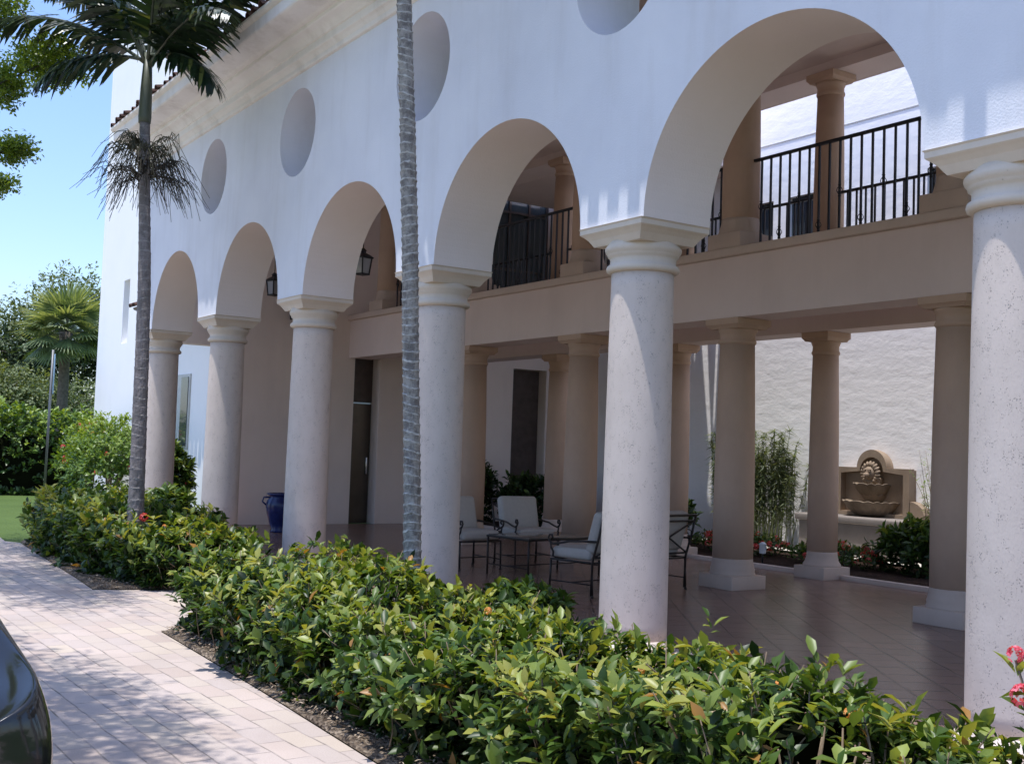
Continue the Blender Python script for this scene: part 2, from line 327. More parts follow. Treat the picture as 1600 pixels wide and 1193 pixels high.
def hedge(name, label, cat, path, width, height, n_tip, per, leaf, mat, zb=.12, core=True, flowers=(), group=None, lean=0, tintbias=0.0, twigs=0, under=.35, rough=.12):
    """a clipped bush row along a ground path (list of (x, y)); outline and top wander"""
    root = thing(name, label, cat, (*path[0], 0), 0, group); ox, oy = path[0]
    P = np.array(path, float); seg = np.linalg.norm(np.diff(P, axis=0), axis=1); cum = np.concatenate([[0], np.cumsum(seg)]); Ltot = cum[-1]
    def at(s):
        x = np.interp(s, cum, P[:, 0]); y = np.interp(s, cum, P[:, 1])
        i = np.clip(np.searchsorted(cum, s, side='right')-1, 0, len(seg)-1); d = (P[i+1]-P[i])/seg[i][:, None]
        return x, y, np.stack([-d[:, 1], d[:, 0]], 1), d
    hs = height if callable(height) else (lambda s: np.full_like(s, height))
    ws = width if callable(width) else (lambda s: np.full_like(s, width))
    n = n_tip; s = rng.uniform(-.03, 1.03, n)*Ltot; sc = np.clip(s, 0, Ltot)
    t = rng.uniform(-.12*PI, 1.12*PI, n)                       # around the section
    x, y, nn, dd = at(sc); e = np.clip(np.minimum(s+.02*Ltot, Ltot*1.02-s)/(.35), 0, 1); e = .68+.32*np.sqrt(np.clip(e, 0, 1))
    cs, sn = np.cos(t), np.sin(t); pw = .55
    u_ = np.sign(cs)*np.abs(cs)**pw; v_ = np.sign(sn)*np.abs(sn)**pw
    depth = 1-rng.beta(1, 3.2, n)*.46
    nz = np.array([fbm((a+ox, b+oy, c), 1.6) for a, b, c in zip(x, y, t)])
    W_ = ws(sc)/2*e*(1+nz*rough*1.5)*depth; H_ = hs(sc)*e*(1+nz*rough)*depth
    z = zb+(H_-zb)*np.clip(v_, -.15, 1); z = np.maximum(z, .06)
    squeeze = 1-under*np.clip(1-z/(hs(sc)*.7), 0, 1)
    px = x+nn[:, 0]*u_*W_*squeeze+dd[:, 0]*(s-sc); py = y+nn[:, 1]*u_*W_*squeeze+dd[:, 1]*(s-sc)
    tips = np.stack([px-ox, py-oy, z], 1)+rng.normal(0, .02, (n, 3))
    ax = np.stack([nn[:, 0]*u_*.8, nn[:, 1]*u_*.8, np.maximum(v_, 0)*1.0+.45], 1)+rng.normal(0, .35, (n, 3))
    # stray shoots that stick out of the top
    st = rng.random(n) < .05; tips[st, 2] += rng.uniform(.02, .14, st.sum())*(v_[st] > .6)
    pos, axl, nr = rosettes(tips, ax, per, .95, leaf)
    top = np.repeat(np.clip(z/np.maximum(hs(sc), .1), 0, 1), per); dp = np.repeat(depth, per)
    tint = .08+.50*top*((dp-.6)/.4)+rng.normal(0, .14, len(pos))+np.repeat(rng.normal(0, .20, n), per)+tintbias+np.repeat(nz, per)*.12  # deeper and lower leaves coloured darker, painting in the hedge's inner shade
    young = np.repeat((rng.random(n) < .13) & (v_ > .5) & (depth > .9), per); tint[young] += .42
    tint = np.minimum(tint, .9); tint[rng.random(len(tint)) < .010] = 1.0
    ln = leaf*rng.uniform(.40, 1.35, len(pos))
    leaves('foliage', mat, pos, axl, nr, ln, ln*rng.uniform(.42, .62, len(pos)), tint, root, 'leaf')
    if twigs:
        mb = MB()
        for k in range(twigs):
            i = rng.integers(n); a = Vector(tips[i]); d = Vector(ax[i]).normalized()
            base = a-d*rng.uniform(.12, .35); base.z = max(base.z, .02)
            mb.tube([base, (base+a)/2+Vector(rng.normal(0, .015, 3)), a+d*(.02 if rng.random() > .22 else rng.uniform(.05, .13))], [.005, .004, .0025], 4)
        for k in range(twigs//4):
            i = rng.integers(n); a = Vector(tips[i]); x_, y_, n_, d_ = at(sc[i:i+1]); cx_, cy_ = x_[0]-ox, y_[0]-oy; q = Vector((cx_+(a.x-cx_)*.35, cy_+(a.y-cy_)*.35, 0)); a = Vector((cx_+(a.x-cx_)*.6, cy_+(a.y-cy_)*.6, 0))
            mb.tube([q, (q+a)/2+Vector((rng.normal(0, .03), rng.normal(0, .03), hs(sc)[i]*.4)), a+Vector((0, 0, hs(sc)[i]*.75))], [.011, .008, .004], 5)
        mb.build('twig', M['twig'], root)
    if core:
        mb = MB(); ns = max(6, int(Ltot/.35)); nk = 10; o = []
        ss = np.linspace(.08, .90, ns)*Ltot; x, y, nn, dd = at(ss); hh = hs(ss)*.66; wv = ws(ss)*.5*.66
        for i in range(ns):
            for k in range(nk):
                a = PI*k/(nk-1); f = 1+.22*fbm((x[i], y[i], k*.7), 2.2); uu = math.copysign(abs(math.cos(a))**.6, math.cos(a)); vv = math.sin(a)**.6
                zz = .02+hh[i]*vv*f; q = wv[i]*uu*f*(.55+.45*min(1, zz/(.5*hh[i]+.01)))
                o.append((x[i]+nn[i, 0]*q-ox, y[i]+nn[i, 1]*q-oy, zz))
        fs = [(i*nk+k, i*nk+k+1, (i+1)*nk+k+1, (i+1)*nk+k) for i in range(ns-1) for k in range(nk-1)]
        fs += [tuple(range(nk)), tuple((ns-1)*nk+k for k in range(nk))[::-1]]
        mb.add(o, fs, True); mb.build('inner_dark_hull', M['core'], root)  # solid near-black hull closes see-through gaps, coloured as the shade inside
    for (fx, fy, fz, r, mt) in flowers:
        flower_head(root, (fx-ox, fy-oy, fz), r, mt)
    return root
def flower_head(root, c, r, mt, name='flower_head', nf=26):
    d = unit(rng.normal(size=(nf, 3))+np.array([0, 0, .5])); c = np.array(c)
    pos = []; ax = []; nr = []
    for v in d:
        b = c+v*r*.7; tg = unit(np.cross(v, rng.normal(size=3))); bi = np.cross(v, tg)
        for k in range(4):
            a = k*PI/2; q = tg*math.cos(a)+bi*math.sin(a); pos.append(b); ax.append(q+v*.35); nr.append(v)
    n = len(pos); o = leaves(name, mt, pos, ax, nr, np.full(n, r*.42), np.full(n, r*.3), rng.uniform(.1, 1, n), root, 'quad'); return o

# ================================================================== THE BUILDING
XC = [-15.926, -12.786, -9.675, -6.4615, -3.275, 0.0, 3.2, 6.4]; HA = 3.411; PW = .397; RZ = 1.162; TH = .68; YC = .34
FX0, FX1 = -16.34, 6.85; ZT = 7.3
bld = thing('arcade_building', 'white stucco building with round-arched arcade, round wall openings and tiled roof edge', 'building', (0, 0, 0))
out = [(FX0, HA)]
for a, b in zip(XC[:-1], XC[1:]):
    xl, xr = a+PW, b-PW; xc, r = (xl+xr)/2, (xr-xl)/2
    out += [(xc-r*math.cos(PI*k/56), HA+RZ*math.sin(PI*k/56)) for k in range(57)]
out += [(FX1, HA), (FX1, ZT), (FX0, ZT)]
holes = [[(x+.556*math.cos(2*PI*k/64), 5.495+.556*math.sin(2*PI*k/64)) for k in range(64)] for x in XC[1:-1]]
fwall = poly_extrude(out, holes, 'xz', 0, TH, 'facade_wall', M['white'], bld)
fwall.data.materials.append(M['bounce_warm'])
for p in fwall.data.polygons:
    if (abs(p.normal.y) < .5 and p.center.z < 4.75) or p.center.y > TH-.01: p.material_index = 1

def big_column(x):
    c = thing.__wrapped__(x) if False else None
    # shaft is the part, capital and base its sub-parts
    mb = MB(); pr = []
    for i in range(24):
        t_ = i/23; z = .17+t_*(3.05-.17); pr.append((.268-.02*t_**1.6, z))
    mb.lathe(pr, 0, 0, 48); sh = mb.build('column', M['coral'], bld, (x, YC, 0))
    mb = MB(); mb.sqloft([((.285, .275), 3.262), ((.295, .283), 3.275), ((.325, .305), 3.315), ((.355, .328), 3.342), ((.376, .343), 3.356), ((.384, .35), 3.364), ((.384, .35), 3.398), ((.396, .36), 3.4095)], 0, 0)
    mb.lathe([(.25, 3.04), (.27, 3.045), (.287, 3.055), (.292, 3.075), (.287, 3.095), (.272, 3.105), (.262, 3.115), (.262, 3.15), (.268, 3.165), (.283, 3.175), (.283, 3.185), (.29, 3.195), (.30, 3.208), (.306, 3.225), (.305, 3.24), (.295, 3.255), (.29, 3.285)], 0, 0, 48)
    mb.build('capital', M['cap'], sh)
    mb = MB(); mb.sqloft([(.345, 0.006), (.345, .09)], 0, 0); mb.lathe([(.30, .088), (.325, .095), (.335, .115), (.325, .14), (.30, .15), (.288, .155), (.284, .165), (.270, .185)], 0, 0, 48)
    mb.build('base', M['coral'], sh); return sh
def copy_tree(o, parent=None, loc=None):
    c = o.copy(); COL.objects.link(c); c.parent = parent
    if loc is not None: c.location = loc
    for ch in list(o.children): copy_tree(ch, c)
    return c
c0 = big_column(XC[0])
for x in XC[1:]: copy_tree(c0, bld, (x, YC, 0))

# cornice
prof = [(0, 6.24), (-.035, 6.245), (-.045, 6.262), (-.045, 6.30), (-.055, 6.31), (-.075, 6.335), (-.11, 6.355), (-.115, 6.375), (-.115, 6.44), (-.135, 6.448), (-.15, 6.475), (-.19, 6.515), (-.255, 6.545), (-.265, 6.56), (-.265, 6.60), (-.30, 6.61), (-.33, 6.625), (-.40, 6.632), (-.49, 6.64), (-.55, 6.648), (-.575, 6.66), (-.585, 6.68), (-.59, 6.80), (-.62, 6.815), (-.645, 6.84), (-.645, 6.872), (0, 6.872)]
mb = MB(); xs = [FX0-.02, FX1]; o = [(x, y, z) for x in xs for y, z in prof]; n = len(prof)
mb.add(o, [(i, i+1, n+i+1, n+i) for i in range(n-1)]+[tuple(range(n))[::-1], tuple(n+i for i in range(n))]); mb.build('cornice', M['cornice'], bld)
# roof slab + barrel tiles
mb = MB(); pr = [(-.6, 6.878), (3.2, 7.95), (7.36, 7.03), (7.36, 7.06), (7.262, 7.32), (.0, 7.32), (0, 6.878)]
o = [(x, y, z) for x in (FX0, FX1) for y, z in pr]; n = len(pr)
mb.add(o, [(i, i+1, n+i+1, n+i) for i in range(n-1)]+[(n-1, 0, n, 2*n-1), tuple(range(n))[::-1], tuple(n+i for i in range(n))]); mb.build('roof_slab', M['ceil'], bld)
def tile_rows(mb, x0, x1, y0, z0, y1, z1, pitch=.245, r=.105):
    d = Vector((0, y1-y0, z1-z0)); L = d.length; d.normalize(); nrm = Vector((0, -d.z, d.y))
    k = int((x1-x0)/pitch); ns = max(2, int(L/.38))
    for i in range(k):
        x = x0+pitch*(i+.5)+random.uniform(-.008, .008)
        for j in range(ns):
            if j == 0: jit = random.choice((-.035, -.02, 0, .012, .03))
            a0 = L*j/ns-.02-(jit if j == 0 else 0); a1 = L*(j+1)/ns+.03; lift0 = .022; lift1 = .004
            o = []
            for (a, li, rr) in ((a0, lift0, r), (a1, lift1, r*.86)):
                for q in range(9):
                    th = PI*q/8; o.append(Vector((x, y0, z0))+d*a+Vector((math.cos(th)*rr, 0, 0))+nrm*(math.sin(th)*rr*.8+li))
            for (a, li, rr) in ((a0, lift0, r*.82), ):
                for q in range(9):
                    th = PI*q/8; o.append(Vector((x, y0, z0))+d*a+Vector((math.cos(th)*rr, 0, 0))+nrm*(math.sin(th)*rr*.8+li-.0))
            mb.add(o, [(q, q+1, q+10, q+9) for q in range(8)]+[(q+1, q, q+18, q+19) for q in range(8)], True)
mb = MB(); tile_rows(mb, FX0, FX1, -.655, 6.848, 3.2, 7.955, .245, .072); mb.build('roof_tiles', M['tile'], bld)

# loggia ceiling beams, gallery floor, front and rear gallery rows
XE = -17.35
mb = MB(); mb.box(XE, FX1, 4.48, 5.02, 7.02, 7.317); mb.build('upper_front_beam', M['ceil'], bld)
mb = MB(); mb.box(XE, FX1, 6.72, 7.26, 7.02, 7.317); mb.build('upper_rear_beam', M['ceil'], bld)
mb = MB(); mb.box(XE, FX1, .683, 4.477, 7.25, 7.315); mb.box(XE, FX1, 5.023, 6.717, 7.25, 7.316); mb.build('loggia_ceiling', M['ceil'], bld)
mb = MB(); mb.box(XE, FX1, 4.50, 5.0, 3.335, 4.09); mb.box(XE, FX1, 6.62, 7.1, 3.38, 4.09); mb.box(XE, FX1, 5.0, 6.62, 3.86, 4.088)
mb.build('gallery_floor', M['beam'], bld)
mb = MB(); mb.rbox(XE, FX1, 4.43, 5.07, 4.093, 4.20, .012, None, 2); mb.rbox(XE, FX1, 6.55, 7.17, 4.093, 4.20, .012, None, 2); mb.box(XE, FX1, 5.07, 6.55, 4.1, 4.15); mb.build('gallery_ledge', M['tan2'], bld)
mb = MB(); mb.box(XE-.3, XE+.012, TH+.003, 2.2, 3.37, 7.25); mb.build('end_lintel', M['endwall'], bld)

def gal_column(x, y, z0, z1, r, plinth, ph):
    mb = MB(); zt = z1-.30; zb = z0+ph+.16
    mb.lathe([(r*1.0, zb-.01), (r, zb+(zt-zb)*.33), (r*.95, zb+(zt-zb)*.66), (r*.86, zt)], 0, 0, 32); sh = mb.build('gallery_column', M['tan'], bld, (x, y, 0))
    k = r*.86; mb = MB(); mb.sqloft([(k*1.14, z1-.125), (k*1.2, z1-.105), (k*1.30, z1-.085), (k*1.33, z1-.08), (k*1.33, z1-.004)], 0, 0)
    mb.lathe([(k, zt-.02), (k*1.07, zt), (k*1.10, zt+.02), (k*1.07, zt+.035), (k*1.02, zt+.045), (k*1.02, zt+.11), (k*1.06, zt+.12), (k*1.12, zt+.15), (k*1.15, zt+.178)], 0, 0, 32); mb.build('capital', M['tan'], sh)
    mb = MB(); mb.rbox(-plinth, plinth, -plinth, plinth, z0+.004, z0+ph, .008, None, 2)
    mb.lathe([(plinth*.97, z0+ph-.01), (plinth*.97, z0+ph+.02), (plinth*.94, z0+ph+.035), (r*1.10, z0+ph+.07), (r*1.04, z0+ph+.12), (r*1.01, z0+ph+.16), (r*1.0, z0+ph+.2)], 0, 0, 32); mb.build('base', M['plinth'], sh); return sh
XF = [-16.2, -12.93, -9.84, -6.66, -3.5, -.3, 2.9, 6.0]; XR = [-13.37, -10.1, -7.08, -3.95, -.8, 2.4]; YF, YR = 4.75, 6.86
g0 = gal_column(XF[0], YF, 0, 3.335, .25, .29, .17)
for x in XF[2:]: copy_tree(g0, bld, (x, YF, 0))
g0.location = (XF[1], YF, 0)
g0 = gal_column(XR[0], YR, 0, 3.38, .205, .265, .17)
for x in XR[1:]: copy_tree(g0, bld, (x, YR, 0))
g0 = gal_column(XF[0], YF, 4.20, 7.02, .235, .285, .20)
for x in XF[1:]: copy_tree(g0, bld, (x, YF, 0))
g0 = gal_column(XR[0], YR, 4.20, 7.02, .21, .26, .18)
for x in XR[1:]: copy_tree(g0, bld, (x, YR, 0))

# railings: section > balusters
def bal_mesh(kind):
    mb = MB(); h = 1.10; mb.box(-.011, .011, -.011, .011, .0, h)
    if kind:
        zc = kind
        for q in range(4):
            pts = []
            for i in range(9):
                tt = i/8; a = PI/4+q*PI/2+tt*PI*.9; r = .002+.030*math.sin(PI*tt); pts.append((r*math.cos(a), r*math.sin(a), zc-.06+.12*tt))
            mb.tube(pts, .005, 4)
        mb.lathe([(.013, zc+.055), (.019, zc+.062), (.019, zc+.07), (.013, zc+.076)], 0, 0, 8); mb.lathe([(.013, zc-.076), (.019, zc-.07), (.019, zc-.062), (.013, zc-.055)], 0, 0, 8)
    me = bpy.data.meshes.new('baluster'); me.from_pydata(mb.v, [], mb.f); me.materials.append(M['iron']); return me
BM = [bal_mesh(0), bal_mesh(.52), bal_mesh(.16)]
def railing(x0, x1, y):
    mb = MB(); mb.rbox(x0, x1, y-.025, y+.025, 5.30, 5.335, .006, None, 2); mb.box(x0, x1, y-.012, y+.012, 4.232, 4.25)
    r = mb.build('railing', M['iron'], bld); n = round((x1-x0)/.152)
    for i in range(1, n):
        x = x0+(x1-x0)*i/n; k = [0, 1, 0, 2][i % 4] if i % 2 else 0
        b = link('baluster', BM[k], r, (x, y, 4.2))
for a, b in zip(XF[:-3], XF[1:-2]): railing(a+.2, b-.2, YF)
for a, b in zip([XE]+XR[:-2], XR[:-1]): railing(a+.18, b-.18, YR)

# ------------------------------------------------------------------ end wing (behind the loggia's left end)
wing = thing('end_wing', 'plain plastered wing closing the left end of the loggia, with a tall narrow doorway', 'building', (0, 0, 0))
ow = [(2.0, 0), (4.64, 0), (4.64, 3.52), (5.22, 3.52), (5.22, 0), (8.5, 0), (8.5, 3.4), (9.4, 3.4), (9.4, 0), (10.2, 0), (10.2, 8.6), (9.62, 8.6), (9.62, 4.2), (7.95, 4.2), (7.95, 8.0), (7.6, 8.6), (2.0, 8.6)]
ow = [(2.0, 0), (4.64, 0), (4.64, 3.52), (5.22, 3.52), (5.22, 0), (8.5, 0), (8.5, 3.4), (9.4, 3.4), (9.4, 0), (10.2, 0), (10.2, 8.6), (2.0, 8.6)]
poly_extrude(ow, [[(7.9, 4.25), (9.5, 4.25), (9.5, 7.9), (7.9, 7.9)]], 'yz', XE-.4, XE, 'wall', M['endwall'], wing)
mb = MB(); mb.box(-22, XE-.402, 2.003, 2.3, 0, 4.9); mb.box(-22, XE-.402, 2.003, 10.2, 8.5, 8.6); mb.box(-22, XE-.402, 2.003, 2.3, 4.9, 8.5); mb.build('front_wall', M['tower'], wing)
mb = MB(); mb.box(XE-.36, XE-.31, 4.66, 5.2, .0, 2.44); dr = mb.build('door', M['steel'], wing)
mb = MB(); mb.rbox(XE-.306, XE-.25, 5.10, 5.14, 1.0, 1.35, .01); mb.build('handle', M['chrome'], dr)
mb = MB(); mb.box(XE-.38, XE-.33, 4.645, 5.215, 2.47, 3.515); mb.build('transom', M['darkdoor'], wing)
mb = MB(); mb.box(XE-.34, XE-.29, 8.505, 9.395, .0, 3.395); mb.build('back_door', M['darkdoor'], wing)
mb = MB(); mb.box(XE-.36, XE-.32, 7.905, 9.495, 4.255, 7.895); f = mb.build('tall_window', M['glass'], wing)
mb = MB()
for y in (7.9, 8.42, 8.95, 9.44): mb.box(XE-.315, XE-.27, y+.003, y+.055, 4.26, 7.89)
for z in (5.6, 6.9): mb.box(XE-.312, XE-.275, 7.91, 9.49, z, z+.05)
mb.build('frame', M['darkdoor'], f)
# tiled eave with the tall window, on the wing's front
mb = MB(); tile_rows(mb, -22.05, XE, 1.36, 4.42, 2.0, 4.72); ev = mb.build('tiled_eave', M['tile'], wing)
mb = MB(); o = [(x, y, z) for x in (-22.0, XE) for y, z in ((1.44, 4.40), (1.42, 4.44), (1.998, 4.71), (1.998, 4.2))]
mb.add(o, [(0, 1, 5, 4), (1, 2, 6, 5), (3, 0, 4, 7), (3, 2, 1, 0), (4, 5, 6, 7)]); mb.build('eave_board', M['darkdoor'], ev)
mb = MB(); mb.box(-20.5, -19.5, 1.97, 1.998, 1.38, 2.93); mb.build('window_surround', M['frame'], wing)
mb = MB(); mb.box(-20.0, -19.56, 1.955, 1.966, 1.44, 2.87); mb.build('window_pane', M['glass'], wing)

# ------------------------------------------------------------------ tower
tw = thing('tower', 'tall plain white stucco block with a narrow slit window, left of the arcade', 'building', (-24.7, 2, 0))
TX0, TX1 = -27.3-(-24.7), -22.02-(-24.7)
sl = [(-25.02+24.7, 3.86), (-24.5+24.7, 3.86), (-24.5+24.7, 5.42), (-25.02+24.7, 5.42)]
poly_extrude([(TX0, 0), (TX1, 0), (TX1, 15), (TX0, 15)], [sl], 'xz', 0, .45, 'front_wall', M['tower'], tw)
mb = MB(); mb.box(TX0, TX1, .453, 11, 0, 15); mb.build('tower_body', M['tower'], tw)
mb = MB(); mb.box(-.36, .22, .40, .45, 3.84, 5.44); mb.build('slit_pane', M['frame'], tw)

# ------------------------------------------------------------------ courtyard wall, added roof shading its left part
cw = thing('courtyard_wall', 'rough sunlit white stucco wall behind the gallery, dark windows high up', 'wall', (-8, 10.2, 0))
def rect(x0, x1, z0, z1): return [(x0+8, z0), (x1+8, z0), (x1+8, z1), (x0+8, z1)]
wins = [(-12.1, -11.32, 4.3, 6.42), (-10.95, -10.2, 4.3, 6.42), (-7.95, -7.2, 4.3, 6.42)]
poly_extrude([(XE+8, 0), (9, 0), (9, 12), (XE+8, 12)], [rect(*a) for a in wins], 'xz', 0, .4, 'wall', M['court'], cw)
for a in wins:
    mb = MB(); mb.box(a[0]+8.005, a[1]+7.995, .10, .14, a[2]+.005, a[3]-.005); p = mb.build('window', M['glass'], cw)
    mb = MB(); mb.box(a[0]+8.005, a[1]+7.995, .06, .099, (a[2]+a[3])/2-.02, (a[2]+a[3])/2+.02); mb.box((a[0]+a[1])/2+7.98, (a[0]+a[1])/2+8.02, .06, .098, a[2]+.01, a[3]-.01); mb.build('glazing_bar', M['iron'], p)
mb = MB(); mb.box(XE+8, 9, -.012, -.001, 7.49, 7.51); mb.build('control_joint', plain('joint_shade', (.45, .44, .43), .9), cw)
poly_extrude([(XE+.0, 7.28), (-12.0, 7.28), (-12.0, 10.19), (XE, 10.19)], [[(-12.86, 9.12), (-12.80, 9.16), (-12.92, 9.40), (-13.02, 9.62), (-13.22, 9.62), (-13.10, 9.45), (-12.96, 9.25)], [(-12.88, 8.92), (-12.76, 8.88), (-12.74, 9.03), (-12.81, 9.10)], [(-12.77, 9.2), (-12.72, 9.2), (-12.67, 9.55), (-12.74, 9.58)], [(-13.36, 9.46), (-13.33, 9.46), (-13.33, 9.6), (-13.37, 9.6)]], 'xy', 7.1, 7.2, 'added_shade_roof', M['ceil'], bld)  # roof added to shade the wall below; its slots let slivers of sun through

# ------------------------------------------------------------------ ground
def sheet(name, pts, z, mat, sub=0):
    mb = MB(); mb.add([(x, y, z) for x, y in pts], [tuple(range(len(pts)))]); return struct(name, mb, mat)
sheet('ground', [(-400, -400), (400, -400), (400, 400), (-400, 400)], -.03, M['grass'])
EDGE = [(-14.3, -2.10), (-9.6, -2.36), (-8.75, -2.42), (-8.45, -1.66), (-8.3, -.35), (-6.1, -.35), (-5.9, -2.56), (-3.48, -2.66), (-1.54, -2.77), (3.5, -2.95), (12, -3.2)]
sheet('driveway', [(-90, -14), (40, -14), (40, -3.6)]+EDGE[::-1]+[(-14.6, -2.25), (-20, -1.9), (-30, -1.6), (-90, -1.0)], 0, M['drive'])
sheet('patio_floor', [(XE, -.32), (FX1, -.32), (FX1, 7.0), (XE, 7.0)], .006, M['patio'])
def bed(name, poly, mat, z=.02, step=.12, amp=.03):
    """mulched ground: a fine uneven sheet inside a polygon"""
    xs = [p[0] for p in poly]; ys = [p[1] for p in poly]; mb = MB(); bm = bmesh.new()
    vs = [bm.verts.new((x, y, 0)) for x, y in poly]; bm.faces.new(vs)
    for ax, lo, hi in ((0, min(xs), max(xs)), (1, min(ys), max(ys))):
        k = lo+step
        while k < hi:
            co = [0, 0, 0]; no = [0, 0, 0]; co[ax] = k; no[ax] = 1
            bmesh.ops.bisect_plane(bm, geom=bm.verts[:]+bm.edges[:]+bm.faces[:], plane_co=co, plane_no=no); k += step
    for v in bm.verts: v.co.z = z+amp*(.5+.5*noise.fractal(Vector((v.co.x*5, v.co.y*5, 0)), 1, 2, 3)) if not v.is_boundary else z-.012
    me = bpy.data.meshes.new(name); bm.to_mesh(me); bm.free(); me.materials.append(mat); o = link(name, me); o['kind'] = 'structure'; return o
bed('planting_bed', [(-14.3, -2.10), (-9.6, -2.36), (-8.75, -2.42), (-8.45, -1.66), (-8.3, -.33), (-16.5, -.33), (-23, 1.95), (-27, 1.95), (-16, -1.2)], M['mulch'])
bed('planting_bed', [(-6.1, -.33), (-5.9, -2.56), (-3.48, -2.66), (-1.54, -2.77), (3.5, -2.95), (3.5, -.33)], M['mulch'])
bed('courtyard_bed', [(XE, 7.0), (1, 7.0), (1, 10.19), (XE, 10.19)], M['soil'], .03, .25, .05)
sheet('bounce_strip', [(-12.2, 9.0), (1, 9.0), (1, 10.185), (-12.2, 10.185)], .095, plain('pale_bounce_surface', (.60, .56, .50), .9, 0, .2, .25, 40))  # pale strip added to bounce sunlight up onto the courtyard wall
# loose mulch chips near the edge
def chips(name, label_mat, n, gen):
    pos = np.array([gen() for _ in range(n)]); a = rng.uniform(0, 2*PI, n)
    ax = np.stack([np.cos(a), np.sin(a), rng.normal(.1, .25, n)], 1); o = leaves(name, label_mat, pos, ax, np.tile([0, 0, 1.], (n, 1))+rng.normal(0, .3, (n, 3)), rng.uniform(.02, .07, n), rng.uniform(.008, .02, n), rng.random(n), None, 'quad', False); o['kind'] = 'stuff'; return tag(o, 'loose brown bark mulch and dry leaves along the bed edge', 'mulch')
M['chip'] = leafmat('bark_chip', (.07, .045, .03), (.19, .14, .10), (.42, .34, .26), .9, .0, .1)
def gen():
    if rng.random() < .72: x = rng.uniform(-5.9, 1.5); y = np.interp(x, [-5.9, -3.48, -1.54, 3.5], [-2.56, -2.66, -2.77, -2.95])+.03+abs(rng.normal(0, .3))
    else: x = rng.uniform(-13.5, -8.6); y = np.interp(x, [-14, -9.6, -8.6], [-2.1, -2.36, -2.4])+.03+abs(rng.normal(0, .35))
    return (x, y, .045+rng.uniform(0, .02))
chips('mulch', M['chip'], 5200, gen)
# brick edging of the courtyard bed
mb = MB(); mb.rbox(XE, 1, 6.92, 7.02, .0, .07, .01, None, 2); e = mb.build('bed_edging', M['tan2']); tag(e, 'low stone edging between patio floor and courtyard bed', 'edging')

# ------------------------------------------------------------------ patio furniture
def chair_parts(root, w, seats=1, xback=True):
    """front towards +x, origin on the floor under the seat's centre; w = width"""
    h = w/2; d = .34
    mb = MB()   # frame
    for sgn in (-1, 1):
        y = sgn*h
        mb.tube([(-d, y, .02), (-d-.01, y, .40), (-d-.09, y, .66), (-d-.15, y, .90)], .014, 8)
        arm = [(-d-.06, y, .62), (-d+.12, y, .615), (0, y, .60), (.16, y, .565), (.26, y, .55), (.315, y, .575), (.335, y, .615), (.315, y, .65), (.28, y, .65), (.268, y, .62), (.29, y, .605)]
        mb.tube(arm, .013, 8)
        mb.tube([(.30, y, .57), (.285, y, .50), (.25, y, .46), (.255, y, .41)], .012, 8)
    mb.tube([(.28, -h, .38), (.28, h, .38)], .013, 6); mb.tube([(-d, -h, .38), (-d, h, .38)], .013, 6)
    for sgn in (-1, 1): mb.tube([(-d, sgn*h, .38), (.28, sgn*h, .38)], .013, 6); mb.tube([(-d, sgn*h, .14), (.28, sgn*h, .14)], .008, 6)
    mb.tube([(-.03, -h, .14), (-.03, h, .14)], .008, 6)
    fr = mb.build('frame', M['bronze'], root)
    for sx in (.28, -d):
        for sgn in (-1, 1):
            mb = MB(); mb.tube([(sx+(.015 if sx > 0 else -.02), sgn*h, .005), (sx, sgn*h, .39)], .013, 8); mb.lathe([(.018, .001), (.02, .012), (.013, .03)], sx+(.015 if sx > 0 else -.02), sgn*h, 8); mb.build('leg', M['bronze'], root)
    mb = MB(); bx = lambda z: -d-.01-.14*(z-.40)/.5
    mb.tube([(bx(.90), -h, .90), (bx(.90), h, .90)], .015, 8); mb.tube([(bx(.83), -h, .83), (bx(.83), h, .83)], .012, 8); mb.tube([(bx(.44), -h, .44), (bx(.44), h, .44)], .012, 8)
    for k in range(seats):
        a, b = -h+w*k/seats, -h+w*(k+1)/seats
        mb.tube([(bx(.44), a, .44), (bx(.83), b, .83)], .011, 6); mb.tube([(bx(.44), b, .44), (bx(.83), a, .83)], .011, 6)
        if k: mb.tube([(bx(.40), a, .40), (bx(.9), a, .9)], .012, 6)
    mb.build('back_lattice', M['bronze'], root)
    for k in range(seats):
        a, b = -h+.03+(w-.06)*k/seats, -h+.03+(w-.06)*(k+1)/seats
        mb = MB(); mb.rbox(-d+.06, .31, a+.004, b-.004, .395, .525, .045, None, 4); mb.build('seat_cushion', M['cushion'], root)
        R = Matrix.Translation((-d+.10, 0, .50)) @ Matrix.Rotation(-.28, 4, 'Y')
        mb = MB(); mb.rbox(-.085, .065, a+.004, b-.004, -.02, .46, .055, R, 4); mb.build('back_cushion', M['cushion'], root)
ch = thing('patio_armchair', 'iron patio armchair with pale cushions, nearer the arcade, half hidden by a stone column', 'armchair', (-9.46, 2.62, .006), .05, 'armchairs facing the glass table'); chair_parts(ch, .66)
c2 = copy_tree(ch); c2.location = (-9.58, 3.66, .006); c2.rotation_euler = (0, 0, -.12); c2['label'] = 'iron armchair with pale cushions directly behind the glass table, both curled arms visible'
lv = thing('patio_loveseat', 'iron loveseat with crossed back bars and pale cushions, seen from behind past a column', 'loveseat', (-6.9, 3.12, .006), PI+.19); chair_parts(lv, 1.7, 2)
tb = thing('coffee_table', 'low iron table with glass top between the armchairs and the loveseat', 'table', (-8.55, 3.22, .006), .12)
tw_, td_ = .40, .62
mb = MB(); mb.rbox(-tw_, tw_, -td_, td_, .50, .512, .004, None, 2); mb.build('glass_top', M['tglass'], tb)
mb = MB()
